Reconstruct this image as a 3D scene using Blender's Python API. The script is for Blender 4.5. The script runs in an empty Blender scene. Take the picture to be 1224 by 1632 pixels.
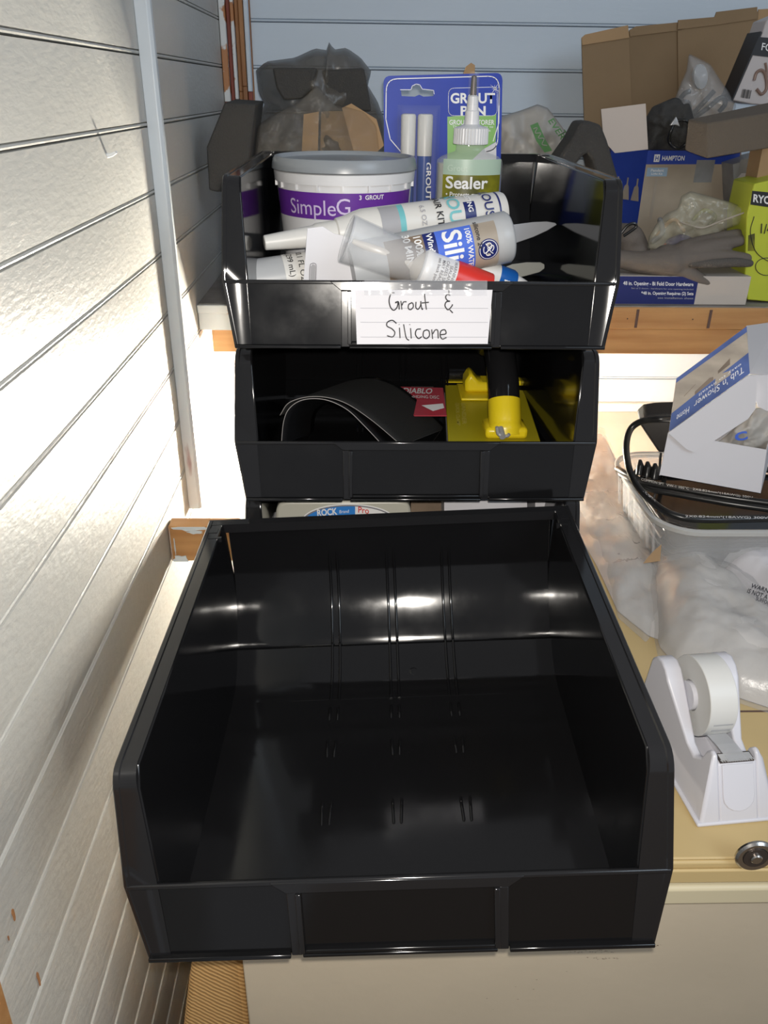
import bpy, bmesh, math, random
from mathutils import Vector, Matrix, noise
random.seed(7)
scn = bpy.context.scene
COL = scn.collection
V = Vector

# ---------------- camera ----------------
FPX, CAMZ = 1301.06, 0.62754
F = V((0.02575065, 0.88772937, -0.45964494)); R = V((0.99966828, -0.02309102, 0.01140779)); D = V((-4.86640439e-04, -4.59786227e-01, -8.88029498e-01))
CAM = V((0, 0, CAMZ))
cd = bpy.data.cameras.new('camera'); cam = bpy.data.objects.new('camera', cd); COL.objects.link(cam)
m = Matrix((R, -D, -F)).transposed().to_4x4(); m.translation = CAM
cam.matrix_world = m
cd.sensor_fit = 'VERTICAL'; cd.sensor_height = 36.0; cd.lens = FPX / 1632 * 36.0; cd.clip_start = 0.01
scn.camera = cam

# ---------------- light ----------------
w = bpy.data.worlds.new('room'); scn.world = w; w.use_nodes = True
bg = w.node_tree.nodes['Background']; bg.inputs[0].default_value = (0.92, 0.94, 1.0, 1); bg.inputs[1].default_value = 0.26
def lamp(name, kind, loc, energy, color, size=0.01, rot=None):
    l = bpy.data.lights.new(name, kind); l.energy = energy; l.color = color
    if kind in ('POINT', 'SPOT'): l.shadow_soft_size = size
    if kind == 'AREA': l.size = size
    o = bpy.data.objects.new(name, l); COL.objects.link(o); o.location = loc
    if rot: o.rotation_euler = rot
    return o
LAMP_POS = V((-0.09, 1.67, -0.048))
# the phone's own flash, two centimetres from the lens
fl = lamp('camera_flash', 'SPOT', CAM + R * 0.008 - D * 0.016, 33.0, (1.0, 0.94, 0.86), 0.006)
fl.matrix_world = Matrix.Translation(fl.location) @ m.to_3x3().to_4x4(); fl.data.spot_size = math.radians(120); fl.data.spot_blend = 1.0
# daylight of the room, from a window high up on the right behind the photographer
win = lamp('window_daylight', 'AREA', (1.9, -1.1, 1.9), 26.0, (0.72, 0.86, 1.0), 1.3)
win.rotation_euler = (V((0.2, 1.5, 0.2)) - win.location).to_track_quat('-Z', 'Y').to_euler()
# the work light burning under the shelf behind the bins
lamp('work_light_glow', 'POINT', LAMP_POS, 780.0, (1.0, 0.92, 0.78), 0.03)
vs = scn.view_settings; vs.view_transform = 'Standard'; vs.look = 'None'; vs.gamma = 1; vs.exposure = 0.0
vs.use_curve_mapping = False

# ---------------- helpers ----------------
def at(u, v, x=None, y=None, z=None):
    r = F + R * ((u - 612) / FPX) + D * ((v - 816) / FPX)
    if x is not None: t = (x - CAM.x) / r.x
    elif y is not None: t = (y - CAM.y) / r.y
    else: t = (z - CAM.z) / r.z
    return CAM + r * t
def obj(name, bm, mat, parent=None, smooth=False, bevel=0, seg=2, solid=0, sub=0, off=0, local=False):
    """link a bmesh as ONE object; coordinates are world unless local"""
    me = bpy.data.meshes.new(name)
    if isinstance(bm, bpy.types.Mesh): me = bm
    else:
        bmesh.ops.recalc_face_normals(bm, faces=bm.faces); bm.to_mesh(me); bm.free()
    o = bpy.data.objects.new(name, me); COL.objects.link(o)
    mats = mat if isinstance(mat, (list, tuple)) else [mat]
    if not me.materials:
        for mm in mats: me.materials.append(mm)
    if smooth:
        me.polygons.foreach_set('use_smooth', [True] * len(me.polygons))
        if smooth != 'full': me.set_sharp_from_angle(angle=math.radians(smooth if smooth is not True else 40))
    if parent is not None:
        o.parent = parent
        if not local:
            o.matrix_parent_inverse = Matrix.Identity(4)
            inv = world_of(parent).inverted(); me.transform(inv)
    if solid:
        s = o.modifiers.new('s', 'SOLIDIFY'); s.thickness = solid; s.offset = off
    if sub:
        s = o.modifiers.new('u', 'SUBSURF'); s.levels = sub; s.render_levels = sub
    if bevel:
        b = o.modifiers.new('b', 'BEVEL'); b.width = bevel; b.segments = seg; b.limit_method = 'ANGLE'; b.angle_limit = math.radians(35)
        me.polygons.foreach_set('use_smooth', [True] * len(me.polygons))
        me.set_sharp_from_angle(angle=math.radians(36))
    return o
def world_of(o):
    mt = o.matrix_basis.copy()
    if o.parent: mt = world_of(o.parent) @ mt
    return mt
def thing(name, label, cat, loc=(0, 0, 0), mat=None, group=None):
    o = bpy.data.objects.new(name, None); COL.objects.link(o); o.empty_display_size = 0.03
    if mat is not None: o.matrix_basis = mat
    else: o.location = loc
    o['label'] = label; o['category'] = cat
    if group: o['group'] = group
    return o
def tag(o, label, cat, group=None):
    o['label'] = label; o['category'] = cat
    if group: o['group'] = group
    return o
def struct(o): o['kind'] = 'structure'; return o
def stuff(o): o['kind'] = 'stuff'; return o
def hexa(bm, p, mi=0):
    """p: 4 bottom + 4 top points"""
    v = [bm.verts.new(q) for q in p]
    for f in ((0, 3, 2, 1), (4, 5, 6, 7), (0, 1, 5, 4), (1, 2, 6, 5), (2, 3, 7, 6), (3, 0, 4, 7)):
        bm.faces.new([v[i] for i in f]).material_index = mi
def box(bm, a, b, mi=0):
    x0, y0, z0 = a; x1, y1, z1 = b
    hexa(bm, [(x0, y0, z0), (x1, y0, z0), (x1, y1, z0), (x0, y1, z0), (x0, y0, z1), (x1, y0, z1), (x1, y1, z1), (x0, y1, z1)], mi)
def prism(bm, pts, d, mi=0):
    """polygon pts swept by vector d"""
    d = V(d); a = [bm.verts.new(V(q)) for q in pts]; b = [bm.verts.new(V(q) + d) for q in pts]; n = len(a)
    bm.faces.new(a[::-1]).material_index = mi; bm.faces.new(b).material_index = mi
    for i in range(n): bm.faces.new([a[i], a[(i + 1) % n], b[(i + 1) % n], b[i]]).material_index = mi
def BM(fn, *a, **k):
    bm = bmesh.new(); fn(bm, *a, **k); return bm
def boxo(name, a, b, mat, parent=None, **k): return obj(name, BM(box, a, b), mat, parent, **k)
def quad(bm, p, mi=0): bm.faces.new([bm.verts.new(V(q)) for q in p]).material_index = mi
def sheet(bm, pts, th, mi=0):
    """flat polygon given thickness th along its own normal, away from the camera"""
    n = (V(pts[1]) - V(pts[0])).cross(V(pts[2]) - V(pts[0])).normalized()
    if n.dot(V(pts[0]) - CAM) < 0: n = -n
    prism(bm, pts, n * th, mi)
def lathe(bm, prof, seg=48, mi=0, sx=1, sy=1, cap=True):
    rings = []
    for r, z in prof: rings.append([bm.verts.new((r * sx * math.cos(2 * math.pi * i / seg), r * sy * math.sin(2 * math.pi * i / seg), z)) for i in range(seg)])
    for a, b in zip(rings, rings[1:]):
        for i in range(seg): bm.faces.new([a[i], a[(i + 1) % seg], b[(i + 1) % seg], b[i]]).material_index = mi
    if cap:
        bm.faces.new(rings[0][::-1]).material_index = mi; bm.faces.new(rings[-1]).material_index = mi
def grid(bm, fn, nu, nv, mi=0, closeu=False):
    g = [[bm.verts.new(fn(i / nu, j / nv)) for j in range(nv + 1)] for i in range(nu + (0 if closeu else 1))]
    for i in range(nu):
        for j in range(nv):
            a = g[i]; b = g[(i + 1) % len(g)]
            bm.faces.new([a[j], b[j], b[j + 1], a[j + 1]]).material_index = mi
def spline(pts, n=8):
    pts = [V(p) for p in pts]; out = []
    P = [pts[0] * 2 - pts[1]] + pts + [pts[-1] * 2 - pts[-2]]
    for i in range(1, len(P) - 2):
        a, b, c, d = P[i - 1:i + 3]
        for k in range(n):
            t = k / n
            out.append(0.5 * ((2 * b) + (c - a) * t + (2 * a - 5 * b + 4 * c - d) * t * t + (3 * b - a - 3 * c + d) * t ** 3))
    out.append(pts[-1]); return out
def tube(bm, path, r, seg=12, mi=0, flat=1):
    """r: number or list; parallel-transported rings"""
    path = [V(p) for p in path]; n = len(path); rr = r if isinstance(r, (list, tuple)) else [r] * n
    up = None; rings = []
    for i, p in enumerate(path):
        t = (path[min(i + 1, n - 1)] - path[max(i - 1, 0)]).normalized()
        if up is None:
            up = V((0, 0, 1)) if abs(t.z) < 0.9 else V((1, 0, 0))
        up = (up - t * up.dot(t)).normalized(); s = t.cross(up)
        rings.append([bm.verts.new(p + (s * math.cos(2 * math.pi * k / seg) + up * flat * math.sin(2 * math.pi * k / seg)) * rr[i]) for k in range(seg)])
    for a, b in zip(rings, rings[1:]):
        for k in range(seg): bm.faces.new([a[k], a[(k + 1) % seg], b[(k + 1) % seg], b[k]]).material_index = mi
    bm.faces.new(rings[0][::-1]).material_index = mi; bm.faces.new(rings[-1]).material_index = mi
def smoothstep(a, b, x):
    t = max(0, min(1, (x - a) / (b - a))); return t * t * (3 - 2 * t)
def fbm(p, o=4): return noise.fractal(p, 0.9, 2.0, o)
def text_mesh(s, size, bold=0.0, sx=1.0):
    """lettering as flat mesh, centred, in the XY plane"""
    c = bpy.data.curves.new('t', 'FONT'); c.body = s; c.size = size; c.align_x = 'CENTER'; c.align_y = 'CENTER'; c.offset = bold * size; c.resolution_u = 3
    o = bpy.data.objects.new('t', c); COL.objects.link(o)
    bpy.context.view_layer.update()
    me = bpy.data.meshes.new_from_object(o)
    bpy.data.objects.remove(o); bpy.data.curves.remove(c)
    if sx != 1:
        for q in me.vertices: q.co.x *= sx
    me.materials.clear()
    return me
def frame(o, ex, ey):
    """matrix whose X,Y axes are ex,ey (made orthonormal), Z towards the viewer side ex x ey"""
    ex = V(ex).normalized(); ey = V(ey); ey = (ey - ex * ey.dot(ex)).normalized(); ez = ex.cross(ey)
    mt = Matrix((ex, ey, ez)).transposed().to_4x4(); mt.translation = V(o); return mt
def fit_text(s, quadpts, mat, parent, bold=0.0, lift=0.0004, name='lettering', pad=1.0):
    """lettering stretched over the quad bl, br, tr, tl (world points)"""
    me = text_mesh(s, 1.0, bold)
    xs = [q.co.x for q in me.vertices]; ys = [q.co.y for q in me.vertices]
    x0, x1, y0, y1 = min(xs), max(xs), min(ys), max(ys)
    bl, br, tr, tl = [V(q) for q in quadpts]
    n = (br - bl).cross(tl - bl).normalized()
    for q in me.vertices:
        a = (q.co.x - x0) / (x1 - x0); b = (q.co.y - y0) / (y1 - y0)
        q.co = (bl * (1 - a) + br * a) * (1 - b) + (tl * (1 - a) + tr * a) * b + n * lift
    return obj(name, me, mat, parent)
def cyl_text(s, size, rad, zc, ang, mat, parent, rot=0, bold=0.0, sx=1.0, name='lettering', lift=0.0004, cone=0.0):
    """lettering wrapped round a local Z cylinder; rot turns it on the surface"""
    me = text_mesh(s, size, bold, sx)
    bm = bmesh.new(); bm.from_mesh(me)
    bmesh.ops.triangulate(bm, faces=bm.faces); 
    for k in range(2):
        long = [e for e in bm.edges if e.calc_length() > size * 0.35]
        if long: bmesh.ops.subdivide_edges(bm, edges=long, cuts=1); bmesh.ops.triangulate(bm, faces=bm.faces)
    c, s_ = math.cos(rot), math.sin(rot)
    for q in bm.verts:
        x, y = q.co.x * c - q.co.y * s_, q.co.x * s_ + q.co.y * c
        a = ang + x / rad; rr = rad + lift + cone * y
        q.co = (rr * math.cos(a), rr * math.sin(a), zc + y)
    o = obj(name, bm, mat, parent, local=True); return o
def cyl_patch(bm, rad, z0, z1, a0, a1, n=20, mi=0, r1=None):
    r1 = rad if r1 is None else r1
    grid(bm, lambda i, j: ((rad + (r1 - rad) * j) * math.cos(a0 + (a1 - a0) * i), (rad + (r1 - rad) * j) * math.sin(a0 + (a1 - a0) * i), z0 + (z1 - z0) * j), n, 1, mi)
def axis_mat(p0, p1):
    """local Z from p0 to p1; local X faces the camera"""
    p0 = V(p0); z = (V(p1) - p0).normalized(); x = CAM - p0; x = (x - z * x.dot(z)).normalized(); y = z.cross(x)
    mt = Matrix((x, y, z)).transposed().to_4x4(); mt.translation = p0; return mt

# ---------------- materials ----------------
def pm(name, col, rough=0.5, metal=0, bump=0, bscale=60, var=0, vscale=8, spec=0.5, alpha=1, trans=0, coat=0, col2=None, emit=0, ior=1.5, stretch=None, detail=4, sss=0, rvar=0, contrast=(0.35, 0.65)):
    mt = bpy.data.materials.new(name); mt.use_nodes = True; nt = mt.node_tree; n = nt.nodes; b = n['Principled BSDF']; L = nt.links
    b.inputs['Base Color'].default_value = (*col, 1); b.inputs['Roughness'].default_value = rough; b.inputs['Metallic'].default_value = metal
    b.inputs['Specular IOR Level'].default_value = spec; b.inputs['Alpha'].default_value = alpha; b.inputs['Transmission Weight'].default_value = trans
    b.inputs['Coat Weight'].default_value = coat; b.inputs['IOR'].default_value = ior
    if sss: b.inputs['Subsurface Weight'].default_value = sss; b.inputs['Subsurface Radius'].default_value = (0.01, 0.01, 0.01)
    if emit: b.inputs['Emission Color'].default_value = (*col, 1); b.inputs['Emission Strength'].default_value = emit
    if bump or var or rvar:
        tc = n.new('ShaderNodeTexCoord'); mp = n.new('ShaderNodeMapping'); L.new(tc.outputs['Object'], mp.inputs[0])
        if stretch: mp.inputs['Scale'].default_value = stretch
    if bump:
        t = n.new('ShaderNodeTexNoise'); t.inputs['Scale'].default_value = bscale; t.inputs['Detail'].default_value = detail; L.new(mp.outputs[0], t.inputs['Vector'])
        bp = n.new('ShaderNodeBump'); bp.inputs['Strength'].default_value = bump; bp.inputs['Distance'].default_value = 0.002
        L.new(t.outputs[0], bp.inputs['Height']); L.new(bp.outputs[0], b.inputs['Normal'])
    if var:
        t = n.new('ShaderNodeTexNoise'); t.inputs['Scale'].default_value = vscale; t.inputs['Detail'].default_value = 6; L.new(mp.outputs[0], t.inputs['Vector'])
        rp = n.new('ShaderNodeValToRGB'); c2 = col2 or tuple(c * (1 - var) for c in col)
        rp.color_ramp.elements[0].color = (*c2, 1); rp.color_ramp.elements[1].color = (*col, 1); rp.color_ramp.elements[0].position = contrast[0]; rp.color_ramp.elements[1].position = contrast[1]
        L.new(t.outputs[0], rp.inputs[0]); L.new(rp.outputs[0], b.inputs['Base Color'])
    if rvar:
        t = n.new('ShaderNodeTexNoise'); t.inputs['Scale'].default_value = 14; t.inputs['Detail'].default_value = 8; L.new(mp.outputs[0], t.inputs['Vector'])
        mr = n.new('ShaderNodeMapRange'); mr.inputs[1].default_value = 0.45; mr.inputs[2].default_value = 0.75; mr.inputs[3].default_value = rough; mr.inputs[4].default_value = rough + rvar
        L.new(t.outputs[0], mr.inputs[0]); L.new(mr.outputs[0], b.inputs['Roughness'])
    return mt
M = {}
M['wall'] = pm('white_wall_paint', (0.485, 0.485, 0.46), 0.45, bump=0.5, bscale=110, stretch=(1, 0.5, 1.3), var=0.06, vscale=6, detail=6)
M['wallback'] = pm('pale_blue_wall_paint', (0.57, 0.65, 0.73), 0.5, bump=0.2, bscale=60, stretch=(0.35, 1, 1.6), var=0.05, vscale=5)
M['gap'] = pm('dark_joint_paint', (0.10, 0.06, 0.05), 0.9)
M['trimwhite'] = pm('trim_paint', (0.55, 0.60, 0.64), 0.35, bump=0.2, bscale=50, stretch=(1, 1, 0.2), col2=(0.30, 0.22, 0.24), var=0.5, vscale=30, contrast=(0.22, 0.30))
M['oldwood'] = pm('orange_wood', (0.47, 0.26, 0.10), 0.55, bump=0.3, bscale=30, stretch=(0.35, 2, 4), var=0.4, vscale=10, col2=(0.34, 0.155, 0.05))
M['oldwoodv'] = pm('upright_orange_wood', (0.38, 0.18, 0.07), 0.6, bump=0.3, bscale=40, stretch=(3, 3, 0.3), var=0.4, vscale=12, col2=(0.24, 0.10, 0.04))
M['redwood'] = pm('red_brown_wood', (0.30, 0.07, 0.045), 0.6, bump=0.3, bscale=40, stretch=(3, 3, 0.3), var=0.4, vscale=12)
M['flaky'] = pm('flaking_white_paint', (0.66, 0.68, 0.68), 0.5, bump=0.3, bscale=40, var=1, vscale=20, col2=(0.42, 0.18, 0.07), contrast=(0.42, 0.46))
M['black'] = pm('glossy_black_plastic', (0.0055, 0.0055, 0.006), 0.085, bump=0.012, bscale=9, rvar=0.10, ior=1.5, detail=2)
M['blackrim'] = pm('satin_black_plastic', (0.011, 0.011, 0.012), 0.10, bump=0.012, bscale=40, rvar=0.03, spec=0.5)
M['cabtop'] = pm('tan_cabinet_enamel', (0.56, 0.42, 0.20), 0.42, bump=0.06, bscale=120, var=0.12, vscale=4)
M['cabface'] = pm('beige_cabinet_enamel', (0.56, 0.48, 0.36), 0.42, bump=0.12, bscale=90, var=0.08, vscale=5)
M['cablip'] = pm('light_cabinet_enamel', (0.60, 0.53, 0.36), 0.4, bump=0.06, bscale=90)
M['chrome'] = pm('chrome', (0.55, 0.53, 0.50), 0.22, metal=1, bump=0.1, bscale=80)
M['darkmetal'] = pm('dark_metal', (0.12, 0.10, 0.09), 0.4, metal=0.8)
M['table'] = pm('cream_table_top', (0.74, 0.72, 0.66), 0.6, var=0.1)
M['floor'] = pm('brown_wood_floor', (0.42, 0.27, 0.15), 0.5, var=0.3, stretch=(6, 0.6, 1))

# ---------------- the setting ----------------
WX, WY = -0.30, 2.03
BP = 0.0874
def board_bm(length, axis):
    """one tongue and groove board with a bead along its lower edge; length runs along local X"""
    pr = [(-0.0060, 0.0004), (-0.0005, 0.0014), (0.0003, 0.0031), (-0.0005, 0.0048), (-0.0042, 0.0056), (-0.0003, 0.0066), (0, 0.008), (0, BP - 0.0010), (-0.0050, BP - 0.0003)]
    bm = bmesh.new()
    pts = [(d, z) for d, z in pr] + [(-0.012, BP - 0.0003), (-0.012, 0.0004)]
    prism(bm, [((d, 0, z) if axis == 'Y' else (0, -d, z)) for d, z in pts], (0, length, 0) if axis == 'Y' else (length, 0, 0))
    return bm
wl = struct(boxo('wall_left', (WX - 0.05, -0.25, -1.25), (WX - 0.011, WY + 0.05, 1.25), M['gap']))
wb = struct(boxo('wall_back', (WX, WY + 0.011, -1.25), (1.75, WY + 0.05, 1.25), M['gap']))
Z0 = 0.5775
me = None
for i in range(-20, 8):
    z = Z0 + i * BP
    if me is None: o = obj('board', board_bm(WY + 0.25, 'Y'), M['wall'], wl, local=True, bevel=0.0003, seg=1); me = o.data
    else: o = obj('board', me, M['wall'], wl, local=True)
    o.location = (WX, -0.25, z)
me = None
for i in range(-11, 8):
    z = Z0 + i * BP
    if me is None: o = obj('board', board_bm(2.04, 'X'), M['wallback'], wb, local=True); me = o.data
    else: o = obj('board', me, M['wallback'], wb, local=True)
    o.location = (WX, WY, z)
struct(boxo('floor', (WX - 0.05, -3.0, -1.28), (3.0, WY + 0.05, -1.25), M['floor']))
# upright batten on the left wall
def molding(bm, y0, y1, z0, z1, p):
    pts = [(WX, y0), (WX + p * 0.8, y0), (WX + p, y0 + 0.004), (WX + p, y0 + 0.012), (WX + p * 0.86, y0 + 0.015), (WX + p * 0.86, y1 - 0.012), (WX + p * 0.7, y1 - 0.008), (WX + p * 0.6, y1), (WX, y1)]
    prism(bm, [(x, y, z0) for x, y in pts], (0, 0, z1 - z0))
tr = struct(obj('trim_1', BM(molding, 1.262, 1.302, -0.02, 1.2, 0.021), M['trimwhite'], bevel=0.001))
# corner strips, painted down to a ragged line, bare wood below
c2 = bmesh.new(); box(c2, (WX, WY - 0.012, 0.28), (WX + 0.062, WY, 1.2))
t2 = struct(obj('trim_2', c2, M['oldwoodv']))
strips = [(0.001, 0.014, 0.030, 'redwood', 'flaky', 0.60), (0.015, 0.023, 0.020, 'redwood', 'redwood', 0.60), (0.024, 0.031, 0.026, 'oldwoodv', 'flaky', 0.605),
          (0.032, 0.040, 0.016, 'oldwoodv', 'oldwoodv', 0.62), (0.041, 0.050, 0.024, 'oldwoodv', 'oldwoodv', 0.63), (0.051, 0.060, 0.018, 'redwood', 'wallback', 0.62)]
for a, b, p, lo, up, zs in strips:
    boxo('strip', (WX + a, WY - p - 0.012, 0.28), (WX + b, WY - 0.012, zs), M[lo], t2, bevel=0.0015)
    boxo('strip', (WX + a, WY - p - 0.014, zs), (WX + b, WY - 0.012, 1.2), M[up], t2, bevel=0.0015)
# nail hole in the wall
def nail(bm):
    c = at(172, 248, x=WX + 0.001); c.x = WX
    tube(bm, [c, c + V((0.006, 0, 0.001)), c + V((0.012, -0.002, 0.004))], [0.003, 0.0022, 0.0016], 8)
n_ = obj('nail', BM(nail), M['flaky'], None, smooth=True); tag(n_, 'small painted-over nail sticking out of the white left wall', 'nail')

for uu, vv, hh, ww in ((22, 1458, 0.0075, 0.0022), (62, 1560, 0.0100, 0.0020), (14, 1495, 0.0030, 0.0010)):
    c = at(uu, vv, x=WX + 0.0004); b = bmesh.new()
    prism(b, [V((WX - 0.001, c.y + ww * math.cos(k * math.pi / 5) * (1 + .3 * math.sin(k * 2.1)), c.z + hh * math.sin(k * math.pi / 5))) for k in range(10)], (0.0014, 0, 0))
    obj('paint_chip', b, M['oldwoodv'], wl)
# shelf across the back
sh = thing('shelf', 'thick orange wooden shelf across the back wall with flaking white left end', 'shelf', (0.5, 1.75, 0.185))
boxo('shelf_board', (WX + 0.001, 1.50, 0.235), (1.7, WY - 0.001, 0.276), M['oldwood'], sh, bevel=0.0015)
obj('shelf_surface', BM(box, (WX + 0.001, 1.501, 0.276), (1.7, WY - 0.001, 0.278)), pm('shelf_top', (0.26, 0.24, 0.22), 0.7, var=0.3, vscale=20), sh)
boxo('front_rail', (WX + 0.02, 1.503, 0.187), (1.7, 1.545, 0.2345), M['oldwood'], sh, bevel=0.0015)
boxo('painted_end', (WX + 0.001, 1.488, 0.232), (-0.17, 1.4995, 0.277), M['flaky'], sh, bevel=0.002)
boxo('painted_bead', (WX + 0.001, 1.482, 0.264), (-0.17, 1.4878, 0.279), M['flaky'], sh, bevel=0.002)
for u in (1012, 1128):
    x = at(u, 512, y=1.5).x; boxo('notch', (x, 1.4988, 0.238), (x + 0.005, 1.4999, 0.272), M['gap'], sh)
for u, v in ((1000, 508), (1104, 509)):
    c = at(u, v, y=1.4995); boxo('nail_head', (c.x - 0.001, 1.4985, c.z - 0.001), (c.x + 0.001, 1.4999, c.z + 0.001), M['gap'], sh)
# stub of a rail at the left wall
rb = obj('rail_stub', BM(box, (WX + 0.001, 1.105, -0.031), (-0.19, 1.135, 0.030)), M['oldwood'], bevel=0.002)
tag(rb, 'orange wood stub with flaking paint, fixed low on the left wall behind the empty bin', 'wood block')
def flake(bm):
    for a in ((268, 837, 276, 896), (276, 837, 330, 846), (300, 846, 322, 851), (276, 858, 281, 884), (276, 886, 300, 899)):
        p = at(a[0], a[1], y=1.1035); q = at(a[2], a[3], y=1.1035)
        pts = []
        for k in range(14):
            t = 2 * math.pi * k / 14; rr = 1 + 0.22 * math.sin(5 * t + a[0])
            cx, cz = (p.x + q.x) / 2, (p.z + q.z) / 2
            pts.append((max(WX + .001, cx + rr * (q.x - p.x) / 1.9 * math.cos(t)), 1.1035, min(0.030, max(-0.031, cz + rr * (q.z - p.z) / 1.9 * math.sin(t)))))
        prism(bm, pts, (0, 0.0012, 0))
stuff(obj('flaked_paint', BM(flake), pm('bluish_paint', (0.52, 0.58, 0.62), 0.5, bump=0.3), rb))
# rear table that carries the lamp
tb = thing('work_table', 'cream table top under the shelf, behind the filing cabinet, washed out by the lamp', 'table', (0.6, 1.7, -0.145))
boxo('table_top', (-0.145, 1.33, -0.145), (1.7, WY - 0.002, -0.1185), M['table'], tb, bevel=0.003)
boxo('backsplash', (-0.145, WY - 0.02, -0.1183), (1.7, WY - 0.002, -0.095), M['table'], tb, bevel=0.003)
# the lamp
lp = thing('work_light', 'small bright work light standing behind the stacked black bins', 'lamp', (LAMP_POS.x, LAMP_POS.y, -0.1182))
def lampbase(bm): lathe(bm, [(0.045, 0.0), (0.045, 0.006), (0.012, 0.010), (0.010, 0.038)], 24)
o = obj('lamp_base', BM(lampbase), M['blackrim'], lp, smooth=True, local=True)
def bulb(bm): lathe(bm, [(0.010, 0.038), (0.013, 0.044), (0.024, 0.056), (0.029, 0.070), (0.024, 0.086), (0.012, 0.096), (0.003, 0.099)], 24)
o = obj('bulb', BM(bulb), pm('glowing_bulb', (1, 0.86, 0.62), 0.5, emit=60), lp, smooth=True, local=True); o.visible_shadow = True

# ---------------- filing cabinet ----------------
CZ = -0.017; CY = 0.528; CX0, CX1 = -0.122, 0.80
fc = thing('filing_cabinet', 'beige metal filing cabinet under the bins, with tan top and chrome lock', 'filing cabinet', (0.3, 0.85, -1.25))
boxo('cabinet_body', (CX0, CY + 0.012, -1.249), (CX1, 1.325, CZ - 0.003), M['cabface'], fc, bevel=0.002)
boxo('top_panel', (CX0, CY + 0.002, CZ - 0.003), (CX1, 1.325, CZ), M['cabtop'], fc, bevel=0.0015)
boxo('front_fascia', (CX0, CY, -0.045), (CX1, CY + 0.0115, CZ - 0.0035), M['cabtop'], fc, bevel=0.0025)
boxo('fascia_step', (CX0, CY - 0.004, -0.045), (CX1, CY - 0.0002, -0.027), M['cabtop'], fc, bevel=0.002)
boxo('drawer_lip', (CX0, CY - 0.007, -0.073), (CX1, CY + 0.0115, -0.048), M['cablip'], fc, bevel=0.004)
boxo('drawer_front', (CX0, CY - 0.002, -0.40), (CX1, CY + 0.0115, -0.074), M['cabface'], fc, bevel=0.002)
boxo('drawer_front', (CX0, CY - 0.002, -0.80), (CX1, CY + 0.0115, -0.41), M['cabface'], fc, bevel=0.002)
boxo('top_seam', (0.30, CY + 0.205, CZ), (CX1, CY + 0.2075, CZ + 0.0006), M['gap'], fc)
lkc = at(1204, 1366, y=CY - 0.006)
lk = bmesh.new(); lathe(lk, [(0.0185, 0), (0.0185, 0.002), (0.0165, 0.004), (0.012, 0.0035), (0.011, 0.001)], 40); lk.transform(Matrix.Translation(lkc + V((0, 0.003, 0))) @ Matrix.Rotation(math.pi / 2, 4, 'X'))
lko = obj('lock', lk, M['chrome'], fc, smooth=True)
lk = bmesh.new(); lathe(lk, [(0.0115, 0.001), (0.0115, 0.0035)], 40); lk.transform(Matrix.Translation(lkc + V((0, 0.002, 0))) @ Matrix.Rotation(math.pi / 2, 4, 'X'))
obj('lock_ring', lk, M['darkmetal'], lko)
lk = bmesh.new(); lathe(lk, [(0.0055, 0.001), (0.0055, 0.005), (0.0045, 0.006)], 24); lk.transform(Matrix.Translation(lkc + V((0, 0.002, 0))) @ Matrix.Rotation(math.pi / 2, 4, 'X'))
obj('key_core', lk, M['chrome'], lko, smooth=True)
def smudge(bm):
    rnd = random.Random(3)
    for (u0, u1, v, n) in ((905, 980, 1516, 26), (935, 985, 1528, 20), (1045, 1056, 1508, 5), (700, 1150, 1590, 7)):
        for k in range(n):
            u = rnd.uniform(u0, u1); c = at(u, v + rnd.uniform(-2.5, 2.5) + (rnd.uniform(-50, 30) if n == 7 else 0), y=CY - 0.0022)
            if c.z > -0.076: continue
            r = rnd.uniform(0.0003, 0.0009)
            quad(bm, [(c.x - r, c.y, c.z - r * .4), (c.x + r * 1.2, c.y, c.z - r * .2), (c.x + r, c.y, c.z + r * .4), (c.x - r, c.y, c.z + r * .3)])
stuff(obj('scuff_marks', BM(smudge), pm('scuff', (0.16, 0.12, 0.09), 0.7), fc))
# woven panel between the cabinet and the wall
def weave_mat():
    mt = pm('tan_woven_cloth', (0.50, 0.29, 0.10), 0.85); nt = mt.node_tree; n = nt.nodes; L = nt.links; b = n['Principled BSDF']
    tc = n.new('ShaderNodeTexCoord'); wv = n.new('ShaderNodeTexWave'); wv.inputs['Scale'].default_value = 95; wv.wave_type = 'BANDS'; wv.bands_direction = 'DIAGONAL'; wv.inputs['Distortion'].default_value = 1.5
    L.new(tc.outputs['Object'], wv.inputs['Vector']); rp = n.new('ShaderNodeValToRGB'); rp.color_ramp.elements[0].color = (0.34, 0.18, 0.055, 1); rp.color_ramp.elements[1].color = (0.62, 0.38, 0.15, 1)
    L.new(wv.outputs[0], rp.inputs[0]); L.new(rp.outputs[0], b.inputs['Base Color'])
    bp = n.new('ShaderNodeBump'); bp.inputs['Strength'].default_value = 0.6; bp.inputs['Distance'].default_value = 0.001; L.new(wv.outputs[0], bp.inputs['Height']); L.new(bp.outputs[0], b.inputs['Normal']); return mt
def panel(bm):
    prism(bm, [(-0.166, 0.535, -0.12), (-0.126, 0.545, -0.12), (-0.126, 0.545, -1.249), (-0.235, 0.535, -1.249), (-0.225, 0.535, -0.45), (-0.182, 0.535, -0.20)], (0, 0.30, 0))
pn = obj('woven_hamper', BM(panel), weave_mat(), bevel=0.006)
tag(pn, 'tan woven fabric bag squeezed between the filing cabinet and the left wall', 'bag')
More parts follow.
